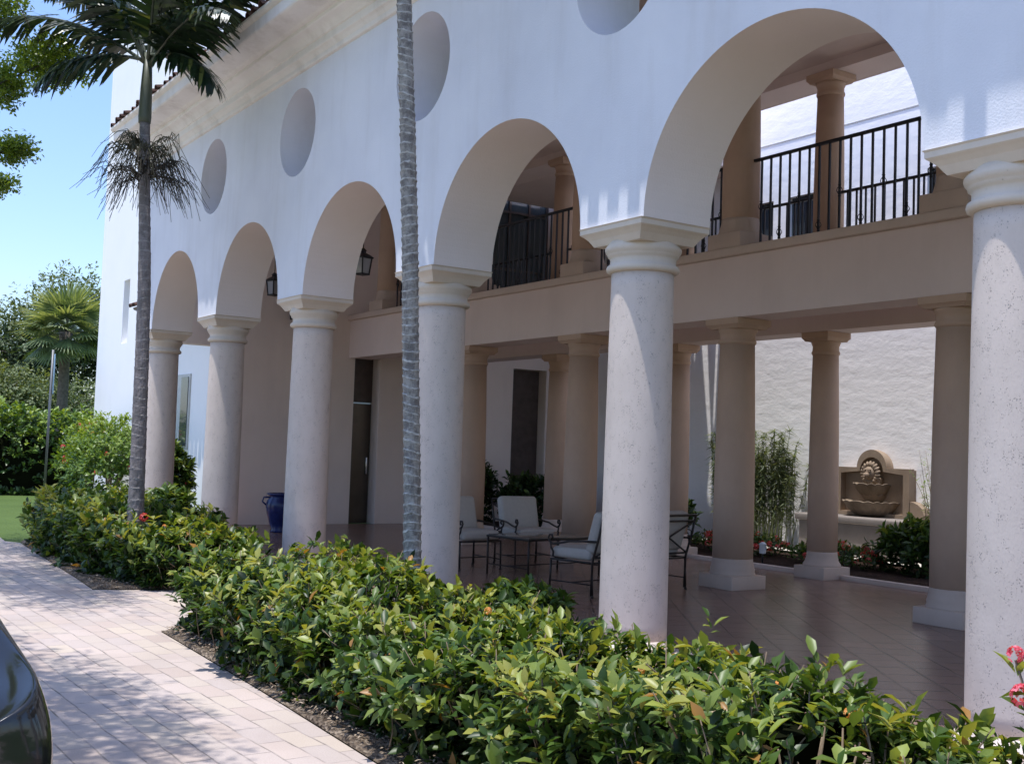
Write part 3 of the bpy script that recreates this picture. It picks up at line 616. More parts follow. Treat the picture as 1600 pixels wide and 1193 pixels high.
for s_ in (-1, 1): mb.rbox(-tw_-.02, tw_+.02, s_*td_-.018, s_*td_+.018, .472, .499, .004, None, 2); mb.rbox(s_*tw_-.018, s_*tw_+.018, -td_, td_, .473, .498, .004, None, 2)
mb.tube([(-tw_, -td_, .13), (tw_, -td_, .13)], .008); mb.tube([(-tw_, td_, .13), (tw_, td_, .13)], .008); mb.tube([(0, -td_, .13), (0, td_, .13)], .008)
mb.build('frame', M['bronze'], tb)
for sx in (-1, 1):
    for sy in (-1, 1): mb = MB(); mb.tube([(sx*tw_, sy*td_, 0), (sx*tw_, sy*td_, .475)], .014, 8); mb.build('leg', M['bronze'], tb)

# blue urn
ur = thing('glazed_urn', 'cobalt blue glazed urn with loop handles on the patio behind the arcade', 'urn', (-15.55, 2.42, .006))
ur.scale = (.72, .72, .76)
mb = MB(); mb.lathe([(.20, 0), (.22, .03), (.19, .07), (.24, .22), (.31, .45), (.34, .62), (.31, .74), (.25, .80), (.25, .84), (.32, .87), (.33, .90), (.29, .91), (.24, .86), (.2, .7)], 0, 0, 32); mb.build('body', M['blue'], ur)
for s_ in (-1, 1):
    mb = MB(); dv = Vector((.55, .83, 0))*s_; mb.tube([dv*.25+Vector((0, 0, .81)), dv*.40+Vector((0, 0, .80)), dv*.43+Vector((0, 0, .70)), dv*.33+Vector((0, 0, .62))], .022, 8); mb.build('handle', M['blue'], ur)

# lanterns
def lantern(root, s=1.0):
    w_, h_ = .15*s, .40*s
    mb = MB(); mb.sqloft([(w_*.85, 0), (w_*.85, .02), (w_*.8, .025)], 0, 0)
    for a in (-1, 1):
        for b in (-1, 1): mb.bar((a*w_*.76, b*w_*.76, .02), (a*w_, b*w_, h_), .012)
    mb.build('cage', M['iron'], root)
    mb = MB(); mb.sqloft([(w_*.70, .026), (w_*.93, h_-.004)], 0, 0); mb.build('glass', M['lglass'], root)
    mb = MB(); mb.sqloft([(w_*1.18, h_), (w_*1.22, h_+.02), (w_*.75, h_+.09*s), (w_*.35, h_+.13*s), (w_*.3, h_+.17*s), (w_*.42, h_+.18*s), (.015, h_+.24*s)], 0, 0); mb.build('cap', M['iron'], root)
l1 = thing('hanging_lantern', 'black iron lantern hanging in the third arch from the left end', 'lantern', (-13.1, 2.65, 4.36), .3, 'iron lanterns in the loggia'); lantern(l1, .68)
mb = MB(); mb.tube([(0, 0, .42), (0, 0, 7.248-4.36)], .008); mb.build('chain_rod', M['iron'], l1)
l2 = copy_tree(l1); l2.location = (-16.75, 2.6, 4.35); l2['label'] = 'black iron lantern seen through the second arch from the left, above the shorter wall lantern'
l3 = thing('wall_lantern', 'small black wall lantern partly hidden behind the third column capital', 'lantern', (XE+.24, 3.24, 3.98), 0, 'iron lanterns in the loggia'); lantern(l3, .8)
mb = MB(); mb.tube([(0, 0, .5), (-.05, 0, .6), (-.15, 0, .58), (-.238, 0, .48)], .012); mb.box(-.239, -.22, -.05, .05, .35, .55); mb.build('bracket', M['iron'], l3)

# ------------------------------------------------------------------ wall fountain
M['fstone'] = stone('fountain_stone', (.33, .25, .18), (.23, .17, .12), (.14, .10, .075), 40, .01, .08)
FXc = -8.82
M['fbasin'] = stone('wet_stone', (.30, .23, .165), (.11, .08, .055), (.05, .04, .03), 30, .012, .10)
fo = thing('wall_fountain', 'carved tan stone wall fountain with lion mask and two scalloped basins on a ledge', 'fountain', (FXc, 10.2, 0))
def arch_out(hw, zb, zs, r, n=24): return [(-hw, zb), (hw, zb), (hw, zs)]+[(r*math.cos(PI*k/n), zs+r*math.sin(PI*k/n)*1.0) for k in range(n+1)]+[(-hw, zs)]
poly_extrude(arch_out(.74, .72, 1.50, .30), [], 'xz', -.06, -.002, 'back_panel', M['fstone'], fo)
poly_extrude(arch_out(.75, .72, 1.52, .30), [[(-.63, .78), (.63, .78), (.63, 1.42)]+[(.235*math.cos(PI*k/20), 1.46+.235*math.sin(PI*k/20)) for k in range(21)]+[(-.63, 1.42)]], 'xz', -.19, -.062, 'frame', M['fstone'], fo)
for s_ in (-1, 1):
    poly_extrude([(s_*.753, .72), (s_*1.0, .72), (s_*1.02, .80), (s_*.98, .90), (s_*.90, .96), (s_*.82, .99), (s_*.753, 1.0)], [], 'xz', -.17, -.01, 'side_scroll', M['fstone'], fo)
mb = MB()   # lion mask: a maned ring with face
for k in range(18):
    a = 2*PI*k/18; mb.tube([(.10*math.cos(a), -.20, 1.43+.10*math.sin(a)), (.155*math.cos(a+.12), -.235, 1.43+.155*math.sin(a+.12)), (.195*math.cos(a+.2), -.20, 1.43+.195*math.sin(a+.2))], [.032, .034, .016], 6)
mk = mb.build('lion_mask', M['fstone'], fo)
mb = MB(); Rm = Matrix.Translation((0, -.21, 1.43)) @ Matrix.Scale(.72, 4, (0, 1, 0))
def ball(mb, c, r, sc=(1, 1, 1), n=12):
    R = Matrix.Translation(c) @ Matrix.Diagonal((*sc, 1)); mb.lathe([(max(.001, r*math.sin(PI*i/n)), -r*math.cos(PI*i/n)) for i in range(n+1)], 0, 0, 16, R)
ball(mb, (0, -.215, 1.43), .115, (1, .8, 1.05)); ball(mb, (0, -.315, 1.40), .052, (1.1, .9, .8)); ball(mb, (0, -.31, 1.355), .035, (1, .8, .6))
for s_ in (-1, 1): ball(mb, (s_*.05, -.30, 1.465), .018); ball(mb, (s_*.045, -.295, 1.49), .03, (1.2, .6, .5)); ball(mb, (s_*.10, -.24, 1.52), .034, (1, .6, 1))
mb.lathe([(.012, 0), (.012, .07)], 0, 0, 8, Matrix.Translation((0, -.33, 1.375)) @ Matrix.Rotation(PI/2, 4, 'X')); mb.build('face', M['fstone'], mk)
mb = MB(); mb.rbox(-.16, .16, -.20, -.061, 1.245, 1.36, .03); mb.build('mask_bracket', M['fstone'], fo)
def basin(hw, dep, z0, z1, nsc, y0):
    mb = MB(); N = 96; o = []; rings = [(.62, z0), (.70, z0+(z1-z0)*.15), (.86, z0+(z1-z0)*.5), (.98, z0+(z1-z0)*.85), (1.04, z1-.012), (1.03, z1), (.93, z1-.004), (.80, z1-.05)]
    for f_, z in rings:
        for k in range(N+1):
            a = PI+PI*k/N; sc = 1+.035*abs(math.sin(nsc*(a-PI)/1.0))*(f_ > .65); zz = z+(.022*abs(math.sin(nsc*(a-PI))) if z > z1-.06 and f_ > .9 else 0)
            o.append((hw*f_*sc*math.copysign(abs(math.cos(a))**.7, math.cos(a)), y0+dep*f_*sc*math.copysign(abs(math.sin(a))**.7, math.sin(a)), zz))
    n1 = N+1; mb.add(o, [(i*n1+k, i*n1+k+1, (i+1)*n1+k+1, (i+1)*n1+k) for i in range(len(rings)-1) for k in range(N)]+[tuple(range(n1))[::-1], tuple((len(rings)-1)*n1+k for k in range(n1))], True)
    return mb
basin(.29, .34, 1.05, 1.245, 7, -.065).build('upper_basin', M['fbasin'], fo)
mb = basin(.20, .22, .96, 1.06, 5, -.065); mb.build('upper_support', M['fstone'], fo)
basin(.46, .46, .735, .955, 9, -.066).build('lower_basin', M['fbasin'], fo)
mb = MB(); mb.rbox(-1.15, 1.9, -.75, -.003, .60, .715, .03, None, 3); mb.rbox(-1.1, 1.85, -.68, -.004, .04, .598, .01, None, 2); mb.build('ledge', stone('ledge_stone', (.25, .22, .20), (.19, .165, .15), (.12, .1, .09), 40, .008, .06), fo)

# path light in the bed
pl = thing('path_light', 'small white path light standing among red flowers in the courtyard bed', 'light', (-8.56, 7.25, .04))
mb = MB(); mb.tube([(0, 0, 0), (0, 0, .16)], .012, 8); mb.build('stake', M['iron'], pl)
mb = MB(); mb.lathe([(.045, .15), (.05, .17), (.05, .28), (.06, .29), (.02, .32)], 0, 0, 16); mb.build('lamp_head', plain('white_lamp', (.7, .72, .75), .4), pl)

# ------------------------------------------------------------------ hedges and shrubs
def h2(s): return np.interp(s, [0, 4.5, 6.5, 8], [.66, .61, .60, .58])+.06*np.sin(s*1.3)+.05*np.sin(s*3.1+1)
F2 = [(.6, -1.75, .60, .03, M['orange']), (.2, -1.75, .63, .028, M['orange']), (-.4, -2.0, .62, .026, M['orange']), (-1.9, -1.9, .68, .026, M['orange']), (.5, -2.3, .54, .03, M['orange'])]
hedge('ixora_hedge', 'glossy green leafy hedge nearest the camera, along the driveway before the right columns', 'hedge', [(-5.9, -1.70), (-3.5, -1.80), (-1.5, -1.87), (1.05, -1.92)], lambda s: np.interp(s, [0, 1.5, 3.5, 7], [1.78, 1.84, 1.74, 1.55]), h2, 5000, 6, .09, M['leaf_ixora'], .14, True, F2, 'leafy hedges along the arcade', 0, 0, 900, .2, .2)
def h1(s): return np.interp(s, [0, 3.2, 5.7], [.80, .74, .60])+.05*np.sin(s*2.3)
F1 = [(-10.05, -1.55, .66, .06, M['red']), (-9.4, -1.5, .60, .03, M['orange']), (-11.6, -1.2, .78, .03, M['orange'])]
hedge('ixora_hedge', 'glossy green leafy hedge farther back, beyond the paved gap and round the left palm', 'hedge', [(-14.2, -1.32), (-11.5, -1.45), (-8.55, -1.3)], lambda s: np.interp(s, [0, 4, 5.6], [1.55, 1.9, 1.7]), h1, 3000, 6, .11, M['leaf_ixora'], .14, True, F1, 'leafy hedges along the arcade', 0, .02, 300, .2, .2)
hedge('clipped_hedge', 'tall clipped green hedge at the far left beyond the lawn', 'hedge', [(-29, -6), (-29, -1), (-29, 2.9)], 1.6, 2.3, 3600, 5, .15, M['leaf_hedge'], .2, True, (), None, 0, .05, 0, .05)
def roundbush(name, label, c, r, h, n, leaf, mat, per=5, flowers=0, fm=None, zc=None, tb=0, group=None, fr=.045, cat='shrub'):
    root = thing(name, label, cat, (c[0], c[1], 0), 0, group)
    d = unit(rng.normal(size=(n, 3))+np.array([0, 0, .25])); d[:, 2] = np.abs(d[:, 2])*np.sign(rng.random(n)-.12)
    dep = 1-rng.beta(1, 3, n)*.55; nz = np.array([fbm((v[0]+c[0], v[1]+c[1], v[2]), 2.3) for v in d])
    R_ = dep*(1+.35*nz); tips = np.stack([d[:, 0]*r[0]*R_, d[:, 1]*r[1]*R_, np.maximum(.05, h*.42+d[:, 2]*h*.58*R_)], 1)
    ax = d+np.array([0, 0, .5])+rng.normal(0, .35, (n, 3)); pos, axl, nr = rosettes(tips, ax, per, .95, leaf)
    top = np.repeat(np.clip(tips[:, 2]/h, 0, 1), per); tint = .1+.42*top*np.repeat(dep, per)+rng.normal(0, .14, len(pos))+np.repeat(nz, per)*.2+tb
    ln = leaf*rng.uniform(.6, 1.2, len(pos)); leaves('foliage', mat, pos, axl, nr, ln, ln*rng.uniform(.36, .5, len(pos)), tint, root, 'leaf' if leaf > .1 and n < 900 else 'quad')
    mb = MB()
    for k in range(9):
        a = rng.uniform(0, 2*PI); q = Vector((math.cos(a)*r[0]*.5, math.sin(a)*r[1]*.5, h*rng.uniform(.6, .85))); mb.tube([(rng.normal(0, .05), rng.normal(0, .05), 0), q*.5+Vector((0, 0, .1)), q], [.025, .018, .008], 5)
    mb.build('stem', M['twig'], root)
    for k in range(flowers):
        v = d[rng.integers(n)]; v = v if v[0]-v[1]*.6 > -.2 else -v; flower_head(root, (v[0]*r[0]*.98, v[1]*r[1]*.98, max(.2, h*.42+abs(v[2])*h*.56)), fr, fm, nf=14)
    return root
roundbush('flowering_bush', 'big loose bush with reddish new leaves and red blooms before the far hedge', (-23.9, 1.1), (1.2, .6), 1.95, 1800, .11, M['leaf_hedge'], 5, 26, M['red'], None, .14, 'flowering bushes left of the arcade', .07)
roundbush('flowering_bush', 'rounded yellow green bush against the white tower wall behind the left palm', (-21.2, .9), (1.7, .85), 1.95, 2200, .11, M['leaf_hedge'], 5, 4, M['red'], None, .2, 'flowering bushes left of the arcade', .05)
roundbush('oleander_shrub', 'dark narrow-leaved shrub with pink blooms behind the leftmost column', (-17.7, 1.1), (.42, .4), 1.5, 420, .19, M['leaf_ixora'], 6, 9, M['red'], None, .05, None, .04)
roundbush('low_shrub', 'low leafy shrub between the near hedge and the patio, left of the central column', (-4.25, -.05), (.55, .35), .5, 300, .12, M['leaf_ixora'], 5, 0, None, None, -.06)
roundbush('oleander_shrub', 'low dark shrub in the shade between the leftmost two columns', (-13.9, -.1), (.55, .35), .85, 420, .16, M['leaf_ixora'], 5, 0, None, None, -.05)
# taller flowering shoot beside the nearest column
sp = thing('ixora_sprig', 'tall pink flowering shoots in front of the nearest column, at the right edge', 'plant', (1.52, -1.85, 0))
mb = MB(); shoots = [((.06, .05, 0), (-.11, -.03, .96)), ((.0, 0, 0), (-.06, -.06, .83)), ((.1, -.1, 0), (.12, -.02, .74))]
tipl = []; axl_ = []
for a, b in shoots:
    a, b = Vector(a), Vector(b); md = (a+b)/2+Vector((.05, 0, .05)); mb.tube([a, md, b], [.009, .007, .004], 6)
    for k in range(7): q = .45+.52*k/6; p = a.lerp(b, q)+Vector((.04*math.sin(PI*q), 0, 0)); tipl.append(p); axl_.append((rng.normal(0, .5), rng.normal(0, .5), .7))
mb.build('stem', M['twig'], sp); p_, a_, n_ = rosettes(np.array(tipl), np.array(axl_), 3, 1.0, .1, .01)
leaves('foliage', M['leaf_ixora'], p_, a_, n_, rng.uniform(.07, .11, len(p_)), rng.uniform(.03, .05, len(p_)), rng.uniform(.4, .9, len(p_)), sp)
M['pink'] = leafmat('pink_petal', (.50, .03, .07), (.66, .07, .13), (.80, .25, .32), .5, .3)
for a, b in shoots[:2]: flower_head(sp, tuple(Vector(b)+Vector((0, 0, .02))), .034 if b[2] > .9 else .05, M['pink'])

# courtyard planting
def bamboo(c, rx, ry, h, n):
    root = thing('bamboo_clump', 'feathery green bamboo clump against the sunlit courtyard wall, between two gallery columns', 'bamboo', (c[0], c[1], 0)); mb = MB(); P_, A_, N_ = [], [], []
    for k in range(n):
        b = Vector((np.clip(rng.normal(0, rx*.45), -rx*.8, rx*.8), rng.normal(0, ry*.4), 0)); hh = h*rng.uniform(.65, 1.08); tp = b+Vector((rng.normal(b.x*.35, .12), rng.normal(0, .1), hh))
        pts = [b, b.lerp(tp, .35)+Vector((0, 0, .03)), b.lerp(tp, .7), tp]; mb.tube(pts, [.008, .007, .006, .003], 5)
        for q in range(125):
            f_ = .25+.78*rng.random()**.6; p = b.lerp(tp, min(f_, 1)); a = rng.uniform(0, 2*PI); P_.append(p); A_.append((math.cos(a), math.sin(a), rng.normal(-.1, .45))); N_.append((rng.normal(0, .3), rng.normal(0, .3), 1))
    mb.build('stem', plain('bamboo_stem', (.16, .19, .07), .5), root); n = len(P_)
    leaves('foliage', M['bamboo'], P_, A_, N_, rng.uniform(.10, .2, n), rng.uniform(.012, .02, n), rng.uniform(.05, .75, n), root, 'blade', False)
bamboo((-10.95, 9.55), .95, .45, 2.0, 95)
def shrubs(name, label, x0, x1, y0, y1, h, n, mat, leaf, per=5, fl=0, fm=None, tb=-.05, group=None, cat='shrub', fr=.05):
    cx, cy = (x0+x1)/2, (y0+y1)/2
    return roundbush(name, label, (cx, cy), ((x1-x0)/2, (y1-y0)/2), h, n, leaf, mat, per, fl, fm, None, tb, group, fr, cat)
shrubs('impatiens', 'low red impatiens in flower at the foot of the bamboo', -10.9, -8.95, 7.6, 8.7, .42, 420, M['leaf_ixora'], .09, 5, 34, M['red'], 0, 'red flowering bedding plants in the courtyard', 'flowers', .055)
shrubs('impatiens', 'low red impatiens in flower below the wall fountain, right of the slimmer column', -8.7, -7.1, 7.6, 8.6, .40, 380, M['leaf_ixora'], .09, 5, 20, M['red'], 0, 'red flowering bedding plants in the courtyard', 'flowers', .055)
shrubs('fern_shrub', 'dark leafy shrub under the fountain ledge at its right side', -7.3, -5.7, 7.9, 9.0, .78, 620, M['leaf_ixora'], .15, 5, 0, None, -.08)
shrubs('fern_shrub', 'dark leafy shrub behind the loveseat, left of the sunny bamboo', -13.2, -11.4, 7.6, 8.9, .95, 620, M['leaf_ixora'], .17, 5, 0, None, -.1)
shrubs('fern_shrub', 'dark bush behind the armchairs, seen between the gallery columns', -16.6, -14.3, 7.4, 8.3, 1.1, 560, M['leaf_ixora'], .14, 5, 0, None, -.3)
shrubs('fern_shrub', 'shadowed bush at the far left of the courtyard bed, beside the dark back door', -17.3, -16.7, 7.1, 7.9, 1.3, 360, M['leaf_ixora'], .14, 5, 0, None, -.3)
def wispy():
    root = thing('wispy_shrub', 'thin wispy branches with pale leaves against the wall, right of the fountain', 'shrub', (-7.2, 9.6, 0)); mb = MB(); P_, A_, N_ = [], [], []
    for k in range(26):
        a = rng.uniform(0, 2*PI); tp = Vector((math.cos(a)*rng.uniform(.1, .75), math.sin(a)*.3, rng.uniform(1.0, 2.0))); md = tp*.5+Vector((rng.normal(0, .06), 0, .12)); mb.tube([(0, 0, .03), md, tp], [.008, .005, .002], 4)
        for q in range(22): f_ = rng.uniform(.35, 1); p = Vector((0, 0, 0)).lerp(md, f_*2) if f_ < .5 else md.lerp(tp, f_*2-1); b = rng.uniform(0, 2*PI); P_.append(p); A_.append((math.cos(b), math.sin(b), rng.normal(0, .4))); N_.append((0, -.3, 1))
    mb.build('stem', M['twig'], root); n = len(P_); leaves('foliage', M['leaf_shade'], P_, A_, N_, rng.uniform(.05, .10, n), rng.uniform(.012, .025, n), rng.uniform(.1, .7, n), root, 'quad')
wispy()

# ------------------------------------------------------------------ palms
def ringed_trunk(name, root, pts, r0, r1, mat, ring=.115, amp=.05, n=20, rk=1.0):
    P = np.array(pts, float); cum = np.concatenate([[0], np.cumsum(np.linalg.norm(np.diff(P, axis=0), axis=1))]); L = cum[-1]; mb = MB(); o = []; tint = []
    ss = []; s = 0
    while s < L:
        d = ring*rng.uniform(.8, 1.2); ss += [(s, 1+amp, .8), (s+d*.07, 1+amp*1.05, .75), (s+d*.12, 1-amp*.4, .1), (s+d*.55, 1-amp*.2, .0), (s+d*.9, 1+amp*.5, .05)]; s += d
    ss = [a for a in ss if a[0] < L]; tilt = 0
    for (s, f, ti) in ss:
        c = np.array([np.interp(s, cum, P[:, i]) for i in range(3)]); r = r0+(r1-r0)*(s/L); r *= 1+.28*math.exp(-s/.35)
        for k in range(n):
            a = 2*PI*k/n; w_ = 1+.025*math.sin(3*a+s*3)+.015*math.sin(s*5.3)*math.sin(a+s)+rng.normal(0, .02); sh = .02*math.sin(a*1+s*2.1)+rng.normal(0, .004)
            o.append((c[0]+r*f*w_*math.cos(a), c[1]+r*f*w_*math.sin(a), c[2]+sh)); tint.append(max(0, ti*rng.uniform(.1, 1.1)*rk))
    N = len(ss); fs = [(i*n+k, i*n+(k+1) % n, (i+1)*n+(k+1) % n, (i+1)*n+k) for i in range(N-1) for k in range(n)]+[tuple((N-1)*n+k for k in range(n))]
    mb.add(o, fs, False); mb.tint = tint; return mb.build(name, mat, root)
def frond(root, base, az, el, L, droop, npair=34, lw=.058, ll=.58, mat=None, curl=.35):
    """a feather frond: arched rachis with paired leaflets"""
    d = Vector((math.cos(az), math.sin(az), 0)); pts = []; N = 16
    ang = el; p = Vector(base)
    for i in range(N+1):
        pts.append(p.copy()); p = p+(d*math.cos(ang)+Vector((0, 0, math.sin(ang))))*(L/N); ang -= droop/N*(.5+1.1*i/N)
    mb = MB(); mb.tube(pts, [.022*(1-.85*i/N)+.003 for i in range(N+1)], 5); fr = mb.build('frond', M['shaft'], root)
    P_, A_, N_, T_, Ls = [], [], [], [], []
    side = d.cross(Vector((0, 0, 1)))
    for i in range(npair):
        t = .14+.86*(i/(npair-1)); q = t*N; k = min(int(q), N-1); c = pts[k].lerp(pts[k+1], q-k); tg = (pts[k+1]-pts[k]).normalized(); nrm = side.cross(tg)
        l = ll*math.sin(PI*min(1, .22+.70*t))**.7*rng.uniform(.85, 1.08)
        for s_ in (-1, 1):
            a = side*s_*1.0+tg*(.55+.7*t)+nrm*rng.uniform(-.25, .25)-Vector((0, 0, curl*rng.uniform(.6, 1.6)))
            P_.append(c); A_.append(a); N_.append(nrm*1.0+side*s_*.35); T_.append(rng.uniform(.05, .55)+(.45 if rng.random() < .05 else 0)); Ls.append(l)
    # every leaflet bends once: two blades
    P_, A_, N_ = np.array(P_), unit(np.array(A_)), np.array(N_); Ls = np.array(Ls); T_ = np.array(T_)
    tip = P_+A_*Ls[:, None]*.5
    A2 = unit(A_+np.array([0, 0, -.45])); Pall = np.concatenate([P_, tip-A2*0.01]); Aall = np.concatenate([A_, A2]); Nall = np.concatenate([N_, N_])
    lw_ = np.concatenate([np.full(len(P_), lw*.95), np.full(len(P_), lw)])
    # first half straight-sided, second half tapering
    leaves('leaflets', mat or M['palm'], Pall, Aall, Nall, np.concatenate([Ls*.9, Ls*.62]), np.concatenate([lw_[:len(P_)], lw_[len(P_):]*.8]), np.concatenate([T_, T_]), fr, 'blade', False)
def crown_palm(root, top, shaft_l, r, specs):
    top = Vector(top); mb = MB(); mb.lathe([(r*1.25, 0), (r*1.35, .08), (r*1.2, shaft_l*.5), (r*.8, shaft_l)], top.x, top.y, 16, Matrix.Translation((0, 0, top.z))); mb.build('crownshaft', M['shaft'], root)
    b = top+Vector((0, 0, shaft_l*.93))
    for (az, el, L, dr) in specs: frond(root, b+Vector((math.cos(az)*.04, math.sin(az)*.04, rng.uniform(-.12, .06))), az, el, L, dr)
# right palm, the slim ringed trunk in the near hedge
pa = thing('slim_palm', 'slim grey palm trunk with pale rings rising from the near hedge', 'palm tree', (-4.40, -1.0, 0))
ringed_trunk('trunk', pa, [(0.03, 0, 0), (-.03, 0, .54), (-.14, 0, 1.6), (-.275, 0, 2.98), (-.435, 0, 4.32), (-.60, 0, 5.49), (-.82, 0, 7.2)], .071, .064, M['palmbark'], .075, .075)
crown_palm(pa, (-.82, 0, 7.18), .85, .07, [(a, e, 1.9, 1.5) for a, e in ((-.3, .9), (.9, 1.2), (2.2, .9), (3.3, .6), (4.3, 1.0), (5.2, .5), (1.6, 1.35))])
# left palm with its crown in view
pb = thing('feather_palm', 'feather palm with dark crown and hanging flower sprays, in the hedge before the left arches', 'palm tree', (-10.2, -1.6, 0))
ringed_trunk('trunk', pb, [(0, 0, 0), (-.025, 0, .7), (-.06, 0, 1.47), (-.10, 0, 2.55), (-.23, 0, 3.82), (-.38, 0, 4.64), (-.56, 0, 5.6)], .098, .062, M['palmbark2'], .12, .022, 20, .28)
va = math.atan2(rt.y, rt.x)      # a direction to the right as one looks at the facade from the drive
crown_palm(pb, (-.56, 0, 5.55), .9, .06, [(va-.75, .6, 1.9, 1.2), (va-.4, .95, 2.0, 1.0), (va-1.2, 1.05, 1.9, 1.1), (va-.5, .0, 1.25, 1.1), (va+PI+.1, .6, 2.1, 1.1), (va+PI-.35, .95, 2.0, 1.0), (va+PI+.45, .05, 1.35, 1.1), (va+PI+.75, 1.05, 1.9, 1.1), (va+PI/2, 1.25, 1.8, .7), (va-.1, 1.3, 2.0, .8), (va-.2, .8, 2.2, .8), (va+PI-.7, 1.15, 2.0, .9), (va+PI, 1.3, 2.0, .9)])
def spray(root, base, n, rad, mat, name='flower_spray'):
    """hanging flower stalk: arching branches, each with many fine drooping strands"""
    mb = MB(); base = Vector(base)
    for k in range(n):
        a = 2*PI*k/n+rng.normal(0, .3); r1 = rad*rng.uniform(.3, .7); dv = Vector((math.cos(a), math.sin(a), 0)); e = base+dv*r1+Vector((0, 0, rng.uniform(-.08, .22)))
        br = [base, base.lerp(e, .4)+Vector((0, 0, .07)), base.lerp(e, .75)+Vector((0, 0, .07)), e]; mb.tube(br, [.011, .009, .007, .005], 5)
        for q in range(15):
            f_ = rng.uniform(.2, 1); p = base.lerp(e, f_)+Vector((0, 0, .06*(1-f_))); b = a+rng.normal(0, .8); l = rad*rng.uniform(.25, .6); dn = rng.uniform(.10, .45); d2 = Vector((math.cos(b), math.sin(b), 0)); w_ = rng.normal(0, .03)
            pts = [p+d2*(l*t)+Vector((w_*math.sin(5*t), w_*math.cos(4*t), .10*math.sin(PI*min(1, t*1.4))-dn*t*t)) for t in (0, .25, .5, .75, 1)]
            mb.tube(pts, [.005, .0045, .004, .0035, .0025], 4)
    return mb.build(name, mat, root)
M['spray'] = plain('spray_stalk', (.10, .095, .06), .8, 0, .2, .4)
M['spray2'] = plain('old_spray_stalk', (.05, .045, .035), .8, 0, .2, .4)
spray(pb, (-.47, 0, 5.15), 11, .66, M['spray']); spray(pb, (-.42, 0, 4.82), 14, .78, M['spray2'])

# fan palm and trees far left
def fan_palm(label, c, h, r, n=30, group=None):
    root = thing('fan_palm', label, 'palm tree', c, 0, group)
    mb = MB(); mb.lathe([(.24, 0), (.2, h*.3), (.19, h*.8), (.24, h)], 0, 0, 12); mb.build('trunk', M['bark'], root); P_, A_, N_, T_, L_ = [], [], [], [], []; mb = MB()
    for k in range(n):
        az = k*2.399; el = 1.35-2.0*(k/n)+rng.normal(0, .12); d = np.array([math.cos(az)*math.cos(el), math.sin(az)*math.cos(el), math.sin(el)]); s_ = r*.5; hub = np.array([0, 0, h])+d*s_
        mb.tube([(0, 0, h-.05), tuple(hub)], [.02, .012], 4); sd_ = unit(np.cross(d, [0, 0, 1.])+1e-6); nr = np.cross(sd_, d)
        for q in range(26):
            a = -1.9+3.8*q/25; v = d*math.cos(a)+sd_*math.sin(a); l = r*.62*(.75+.25*math.cos(a))
            P_.append(hub); A_.append(v+np.array([0, 0, -.15-.12*abs(a)])); N_.append(nr); T_.append(rng.uniform(.1, .9)*(.6+.4*(el > 0))); L_.append(l)
    mb.build('leaf_stalk', M['shaft'], root); n_ = len(P_); leaves('crown', M['sabal'], P_, A_, N_, np.array(L_), np.full(n_, .055*r/1.2), np.array(T_), root, 'blade', False); return root
fan_palm('broad fan palm with grey trunk rising over the far hedge', (-40, 3.95, 0), 5.3, 1.85, 40, 'fan palms beyond the hedge')
fan_palm('fan palm cut by the left edge of the picture, lower than its neighbour', (-46, 1.0, 0), 4.2, 1.8, 30, 'fan palms beyond the hedge')
def tree(label, c, h, blobs, n, leaf, mat, trunk_r, group=None, name='tree', trunk_to=None, tb=0, shape='quad', limbs=True, per=4, limb=1.0):
    root = thing(name, label, 'tree', c, 0, group); mb = MB(); mb.tube([(0, 0, -.1), (0, 0, h*.25), (0.05, 0.03, h*.5)], [trunk_r*1.4, trunk_r, trunk_r*.8], 9)
    for (b, r, k_) in blobs if limbs else ():
        v = Vector(b); mb.tube([(0, 0, h*.3), v*.5+Vector((0, 0, h*.16)), v], [trunk_r*.6*limb, trunk_r*.38*limb, trunk_r*.12*limb], 6)
        for q in range(5 if min(r) > .55 else 0): e = v+Vector(rng.normal(0, 1, 3))*Vector(r).length*.33; mb.tube([v*.75+Vector((0, 0, h*.08)), (v+e)/2, e], [trunk_r*.22*limb, trunk_r*.14*limb, .005], 5)
    mb.build('trunk', M['bark'], root); Ps, As, Ns, Ts = [], [], [], []; tot = sum(k for _, _, k in blobs)
    for (b, r, k_) in blobs:
        m_ = int(n*k_/tot); d = unit(rng.normal(size=(m_, 3))); R_ = (1-rng.beta(1.2, 2.2, m_)*.75); nz = np.array([fbm((v[0]*1.3+b[0], v[1]*1.3+b[1], v[2]*1.3), 1.9) for v in d]); R_ *= 1+.5*nz
        tips = np.array(b)+d*np.array(r)*R_[:, None]; p, a, q = rosettes(tips, d+np.array([0, 0, .3])+rng.normal(0, .5, d.shape), per, 1.0, leaf, leaf*.8)
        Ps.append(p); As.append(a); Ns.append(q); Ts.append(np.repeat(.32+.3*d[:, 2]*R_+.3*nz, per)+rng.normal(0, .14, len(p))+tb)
    p = np.concatenate(Ps); n_ = len(p); ln = leaf*rng.uniform(.6, 1.25, n_)
    leaves('crown', mat, p, np.concatenate(As), np.concatenate(Ns), ln, ln*.5, np.concatenate(Ts), root, shape); return root
G = 'broadleaf trees beyond the far hedge'
tree('tall dark broadleaf tree behind the fan palm, close to the tower', (-54, 7.0, 0), 9, [((0, 0, 6.5), (3, 2.6, 3.0), 3), ((.5, 2.2, 6.4), (2.4, 2.2, 2.8), 2), ((0, -1.8, 5.4), (2.4, 2, 2.6), 2), ((0, 0, 3), (3, 3, 2.6), 2)], 9000, .20, M['leaf_tree'], .25, G)
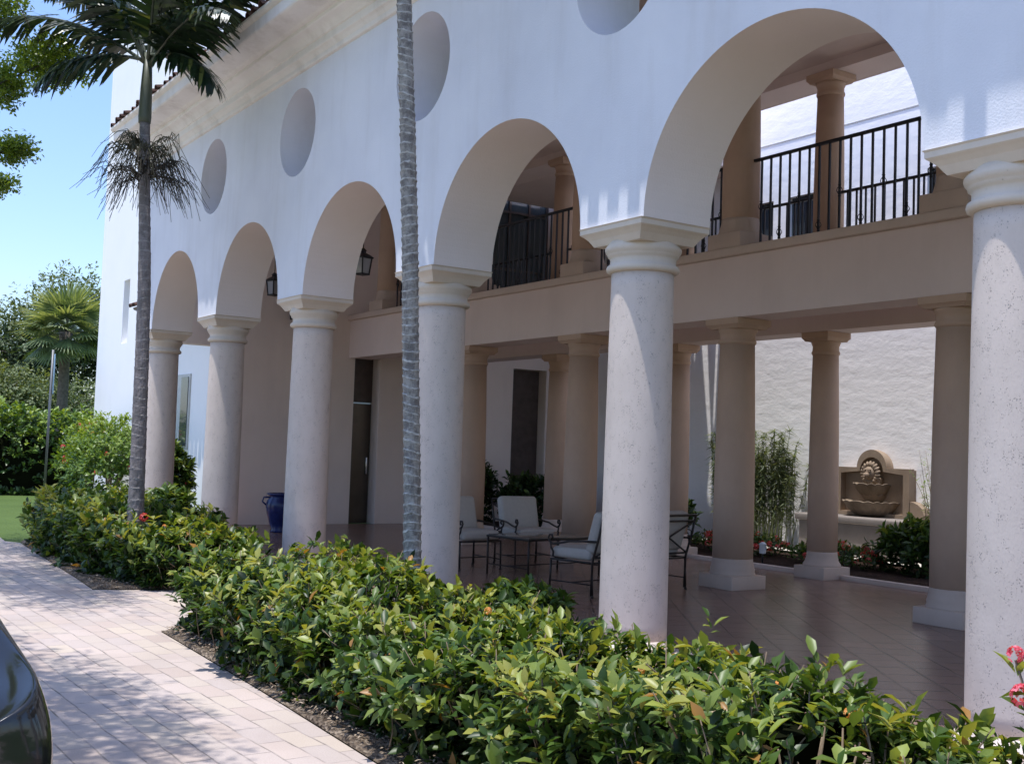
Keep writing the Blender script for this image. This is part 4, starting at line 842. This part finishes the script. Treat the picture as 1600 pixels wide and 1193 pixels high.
tree('dark rounded tree left of the fan palm crown', (-56, 2.6, 0), 8, [((0, 0, 5.6), (2.6, 2.4, 2.6), 2), ((0, -1.2, 4.0), (2.6, 2.4, 2.4), 2), ((0, .6, 2.4), (2.6, 2.6, 2.2), 2)], 7000, .20, M['leaf_tree'], .25, G, tb=.04)
tree('low olive green tree filling the gap above the far hedge', (-48, 3.4, 0), 5, [((0, 0, 2.9), (2, 2.4, 1.7), 2), ((0, -2.2, 2.6), (2, 2.0, 1.6), 1), ((0, 2.4, 2.6), (2, 2.2, 1.7), 1)], 5200, .17, M['leaf_tree'], .2, G, tb=.22)
tree('low olive green tree at the very left edge above the hedge', (-50, -2.0, 0), 5, [((0, 0, 3.0), (2, 2.6, 2.0), 2), ((0, -2.6, 2.8), (2, 2.4, 2.0), 1)], 3600, .18, M['leaf_tree'], .2, G, tb=.16)
tree('broad dark tree in the far distance behind the olive trees', (-70, 1, 0), 8, [((0, 0, 4), (3, 5, 3.2), 2), ((0, 6, 4.4), (3, 4, 3.4), 2), ((0, -6, 4), (3, 5, 3.2), 2)], 7000, .28, M['leaf_tree'], .3, G, tb=-.05)
# shade tree over the drive, only some branches in the picture
tree('light green shade tree leaning in at the top left edge, over the driveway', (-9.0, -7.8, 0), 6.6,
     [((-3.0, 5.3, 6.5), (.8, .55, .30), 1.5), ((-2.9, 4.75, 6.05), (.45, .3, .36), .7), ((-3.0, 4.9, 5.25), (.5, .3, .2), .5), ((-2.9, 4.72, 4.75), (.5, .25, .16), .35), ((-2.9, 4.6, 7.05), (.8, .4, .25), .5), ((5.6, 2.5, 6.3), (1.9, .9, .5), 6.0), ((3.2, 2.2, 6.7), (1.3, .8, .5), 1.3), ((-.5, 3.5, 7.9), (2.4, .9, .6), 6.0), ((-4.5, 4.2, 8.2), (2.4, .9, .6), 5.0), ((2, 2.0, 7.2), (1.5, .6, .4), 1.0), ((0, 0, 7.4), (2.6, 1.8, .9), 1.6)], 19000, .065, M['leaf_shade'], .2, None, 'shade_tree', tb=.22, limb=.35)

# ------------------------------------------------------------------ sign post
sg = thing('sign_post', 'thin grey post with a narrow sign seen edge-on, before the far hedge', 'sign', (-26.9, .80, 0))
mb = MB(); mb.tube([(0, 0, 0), (0, .02, 3.72)], .032, 8); mb.build('post', plain('galvanised', (.16, .165, .17), .5, .6), sg)
R = Matrix.Translation((0, .06, 0)) @ Matrix.Rotation(math.radians(-9), 4, 'Z')
mb = MB(); mb.rbox(-.30, .30, -.012, .012, 2.6, 3.6, .006, R, 2); mb.build('sign_panel', plain('blue_sign', (.25, .38, .5), .4, .2), sg)

# ------------------------------------------------------------------ parked car (only its rear corner is in the picture)
car = thing('parked_car', 'black car parked on the driveway at the left edge, only its rear corner in view', 'car', (.53, -5.655, 0), PI)   # local +x runs forward (world -x); rear at local 0
# sections: (x, half width low, half width belt, half width roof, z sill, z belt, z roof)
S = [(.02, .70, .76, .60, .40, .80, .85), (.06, .83, .86, .74, .33, .885, .915), (.2, .87, .878, .79, .27, .925, .95), (.42, .88, .885, .79, .24, .93, .99), (.75, .89, .89, .73, .22, .935, 1.17), (1.2, .9, .9, .66, .22, .94, 1.38), (1.8, .90, .90, .62, .22, .94, 1.45), (2.4, .90, .90, .60, .22, .93, 1.41), (2.95, .90, .89, .60, .22, .92, 1.20), (3.35, .89, .87, .62, .24, .90, 1.0), (3.8, .87, .83, .58, .26, .86, .93), (4.2, .82, .75, .5, .3, .76, .80), (4.36, .70, .62, .4, .38, .64, .68)]
rings = []
for (x, wl, wb, wr, zs, zb_, zr) in S:
    half = [(0, zs), (wl*.7, zs), (wl*.95, zs+.04), (wl, zs+.16), (wb+.01, (zs+zb_)/2+.05), (wb, zb_-.08), (wb-.035, zb_), (wr+(wb-wr)*.5, (zb_+zr)/2+.02), (wr, zr-.05), (wr*.8, zr-.012), (0, zr)]
    rings.append([(x, -a, z) for a, z in half]+[(x, a, z) for a, z in half[-2:0:-1]])
nr_ = len(rings[0]); mb = MB(); mb.add([p for r in rings for p in r], [(i*nr_+k, (i+1)*nr_+k, (i+1)*nr_+(k+1) % nr_, i*nr_+(k+1) % nr_) for i in range(len(S)-1) for k in range(nr_)]+[tuple(range(nr_)), tuple((len(S)-1)*nr_+k for k in range(nr_))[::-1]], True)
body = mb.build('body', M['paint'], car); sb = body.modifiers.new('sub', 'SUBSURF'); sb.levels = 2; sb.render_levels = 2
def patch(pts, mat, name, par, th=.012):
    mb = MB(); n = len(pts); P = [Vector(p) for p in pts]; nn = (P[1]-P[0]).cross(P[-1]-P[0]).normalized()
    mb.add(P+[p+nn*th for p in P], [tuple(range(n))[::-1], tuple(n+k for k in range(n))]+[(k, (k+1) % n, n+(k+1) % n, n+k) for k in range(n)]); return mb.build(name, mat, par)
patch([(.46, .68, 1.045), (.46, -.68, 1.045), (1.16, -.56, 1.40), (1.16, .56, 1.40)], M['carglass'], 'rear_window', car, -.02)
for s_ in (-1, 1):
    mb = MB(); mb.rbox(.0, .16, min(s_*.72, s_*.80), max(s_*.72, s_*.80), .50, .70, .025, None, 4); mb.build('tail_lamp', M['taillamp'], car)
    patch([(.9, s_*.835, 1.0), (2.75, s_*.83, .97), (2.35, s_*.68, 1.32), (1.15, s_*.71, 1.33)][::s_], M['carglass'], 'side_window', car, .03)
    for x in (.85, 3.45):
        mb = MB(); Rw = Matrix.Translation((x, s_*.80, .32)) @ Matrix.Rotation(PI/2, 4, 'X'); mb.lathe([(.20, -.11), (.30, -.11), (.32, -.08), (.32, .08), (.30, .11), (.20, .11)], 0, 0, 28, Rw); wh = mb.build('wheel', M['rubber'], car)
        mb = MB(); mb.lathe([(.03, -.112), (.2, -.105), (.2, .105), (.03, .112)], 0, 0, 24, Rw); mb.build('rim', M['chrome'], wh)
mb = MB(); mb.rbox(-.04, .12, -.80, .80, .36, .60, .06, None, 4); mb.build('bumper', M['paint'], car)
mb = MB(); mb.rbox(-.012, .02, -.26, .26, .66, .78, .01, None, 2); mb.build('licence_plate', plain('plate', (.6, .6, .55), .5), car)
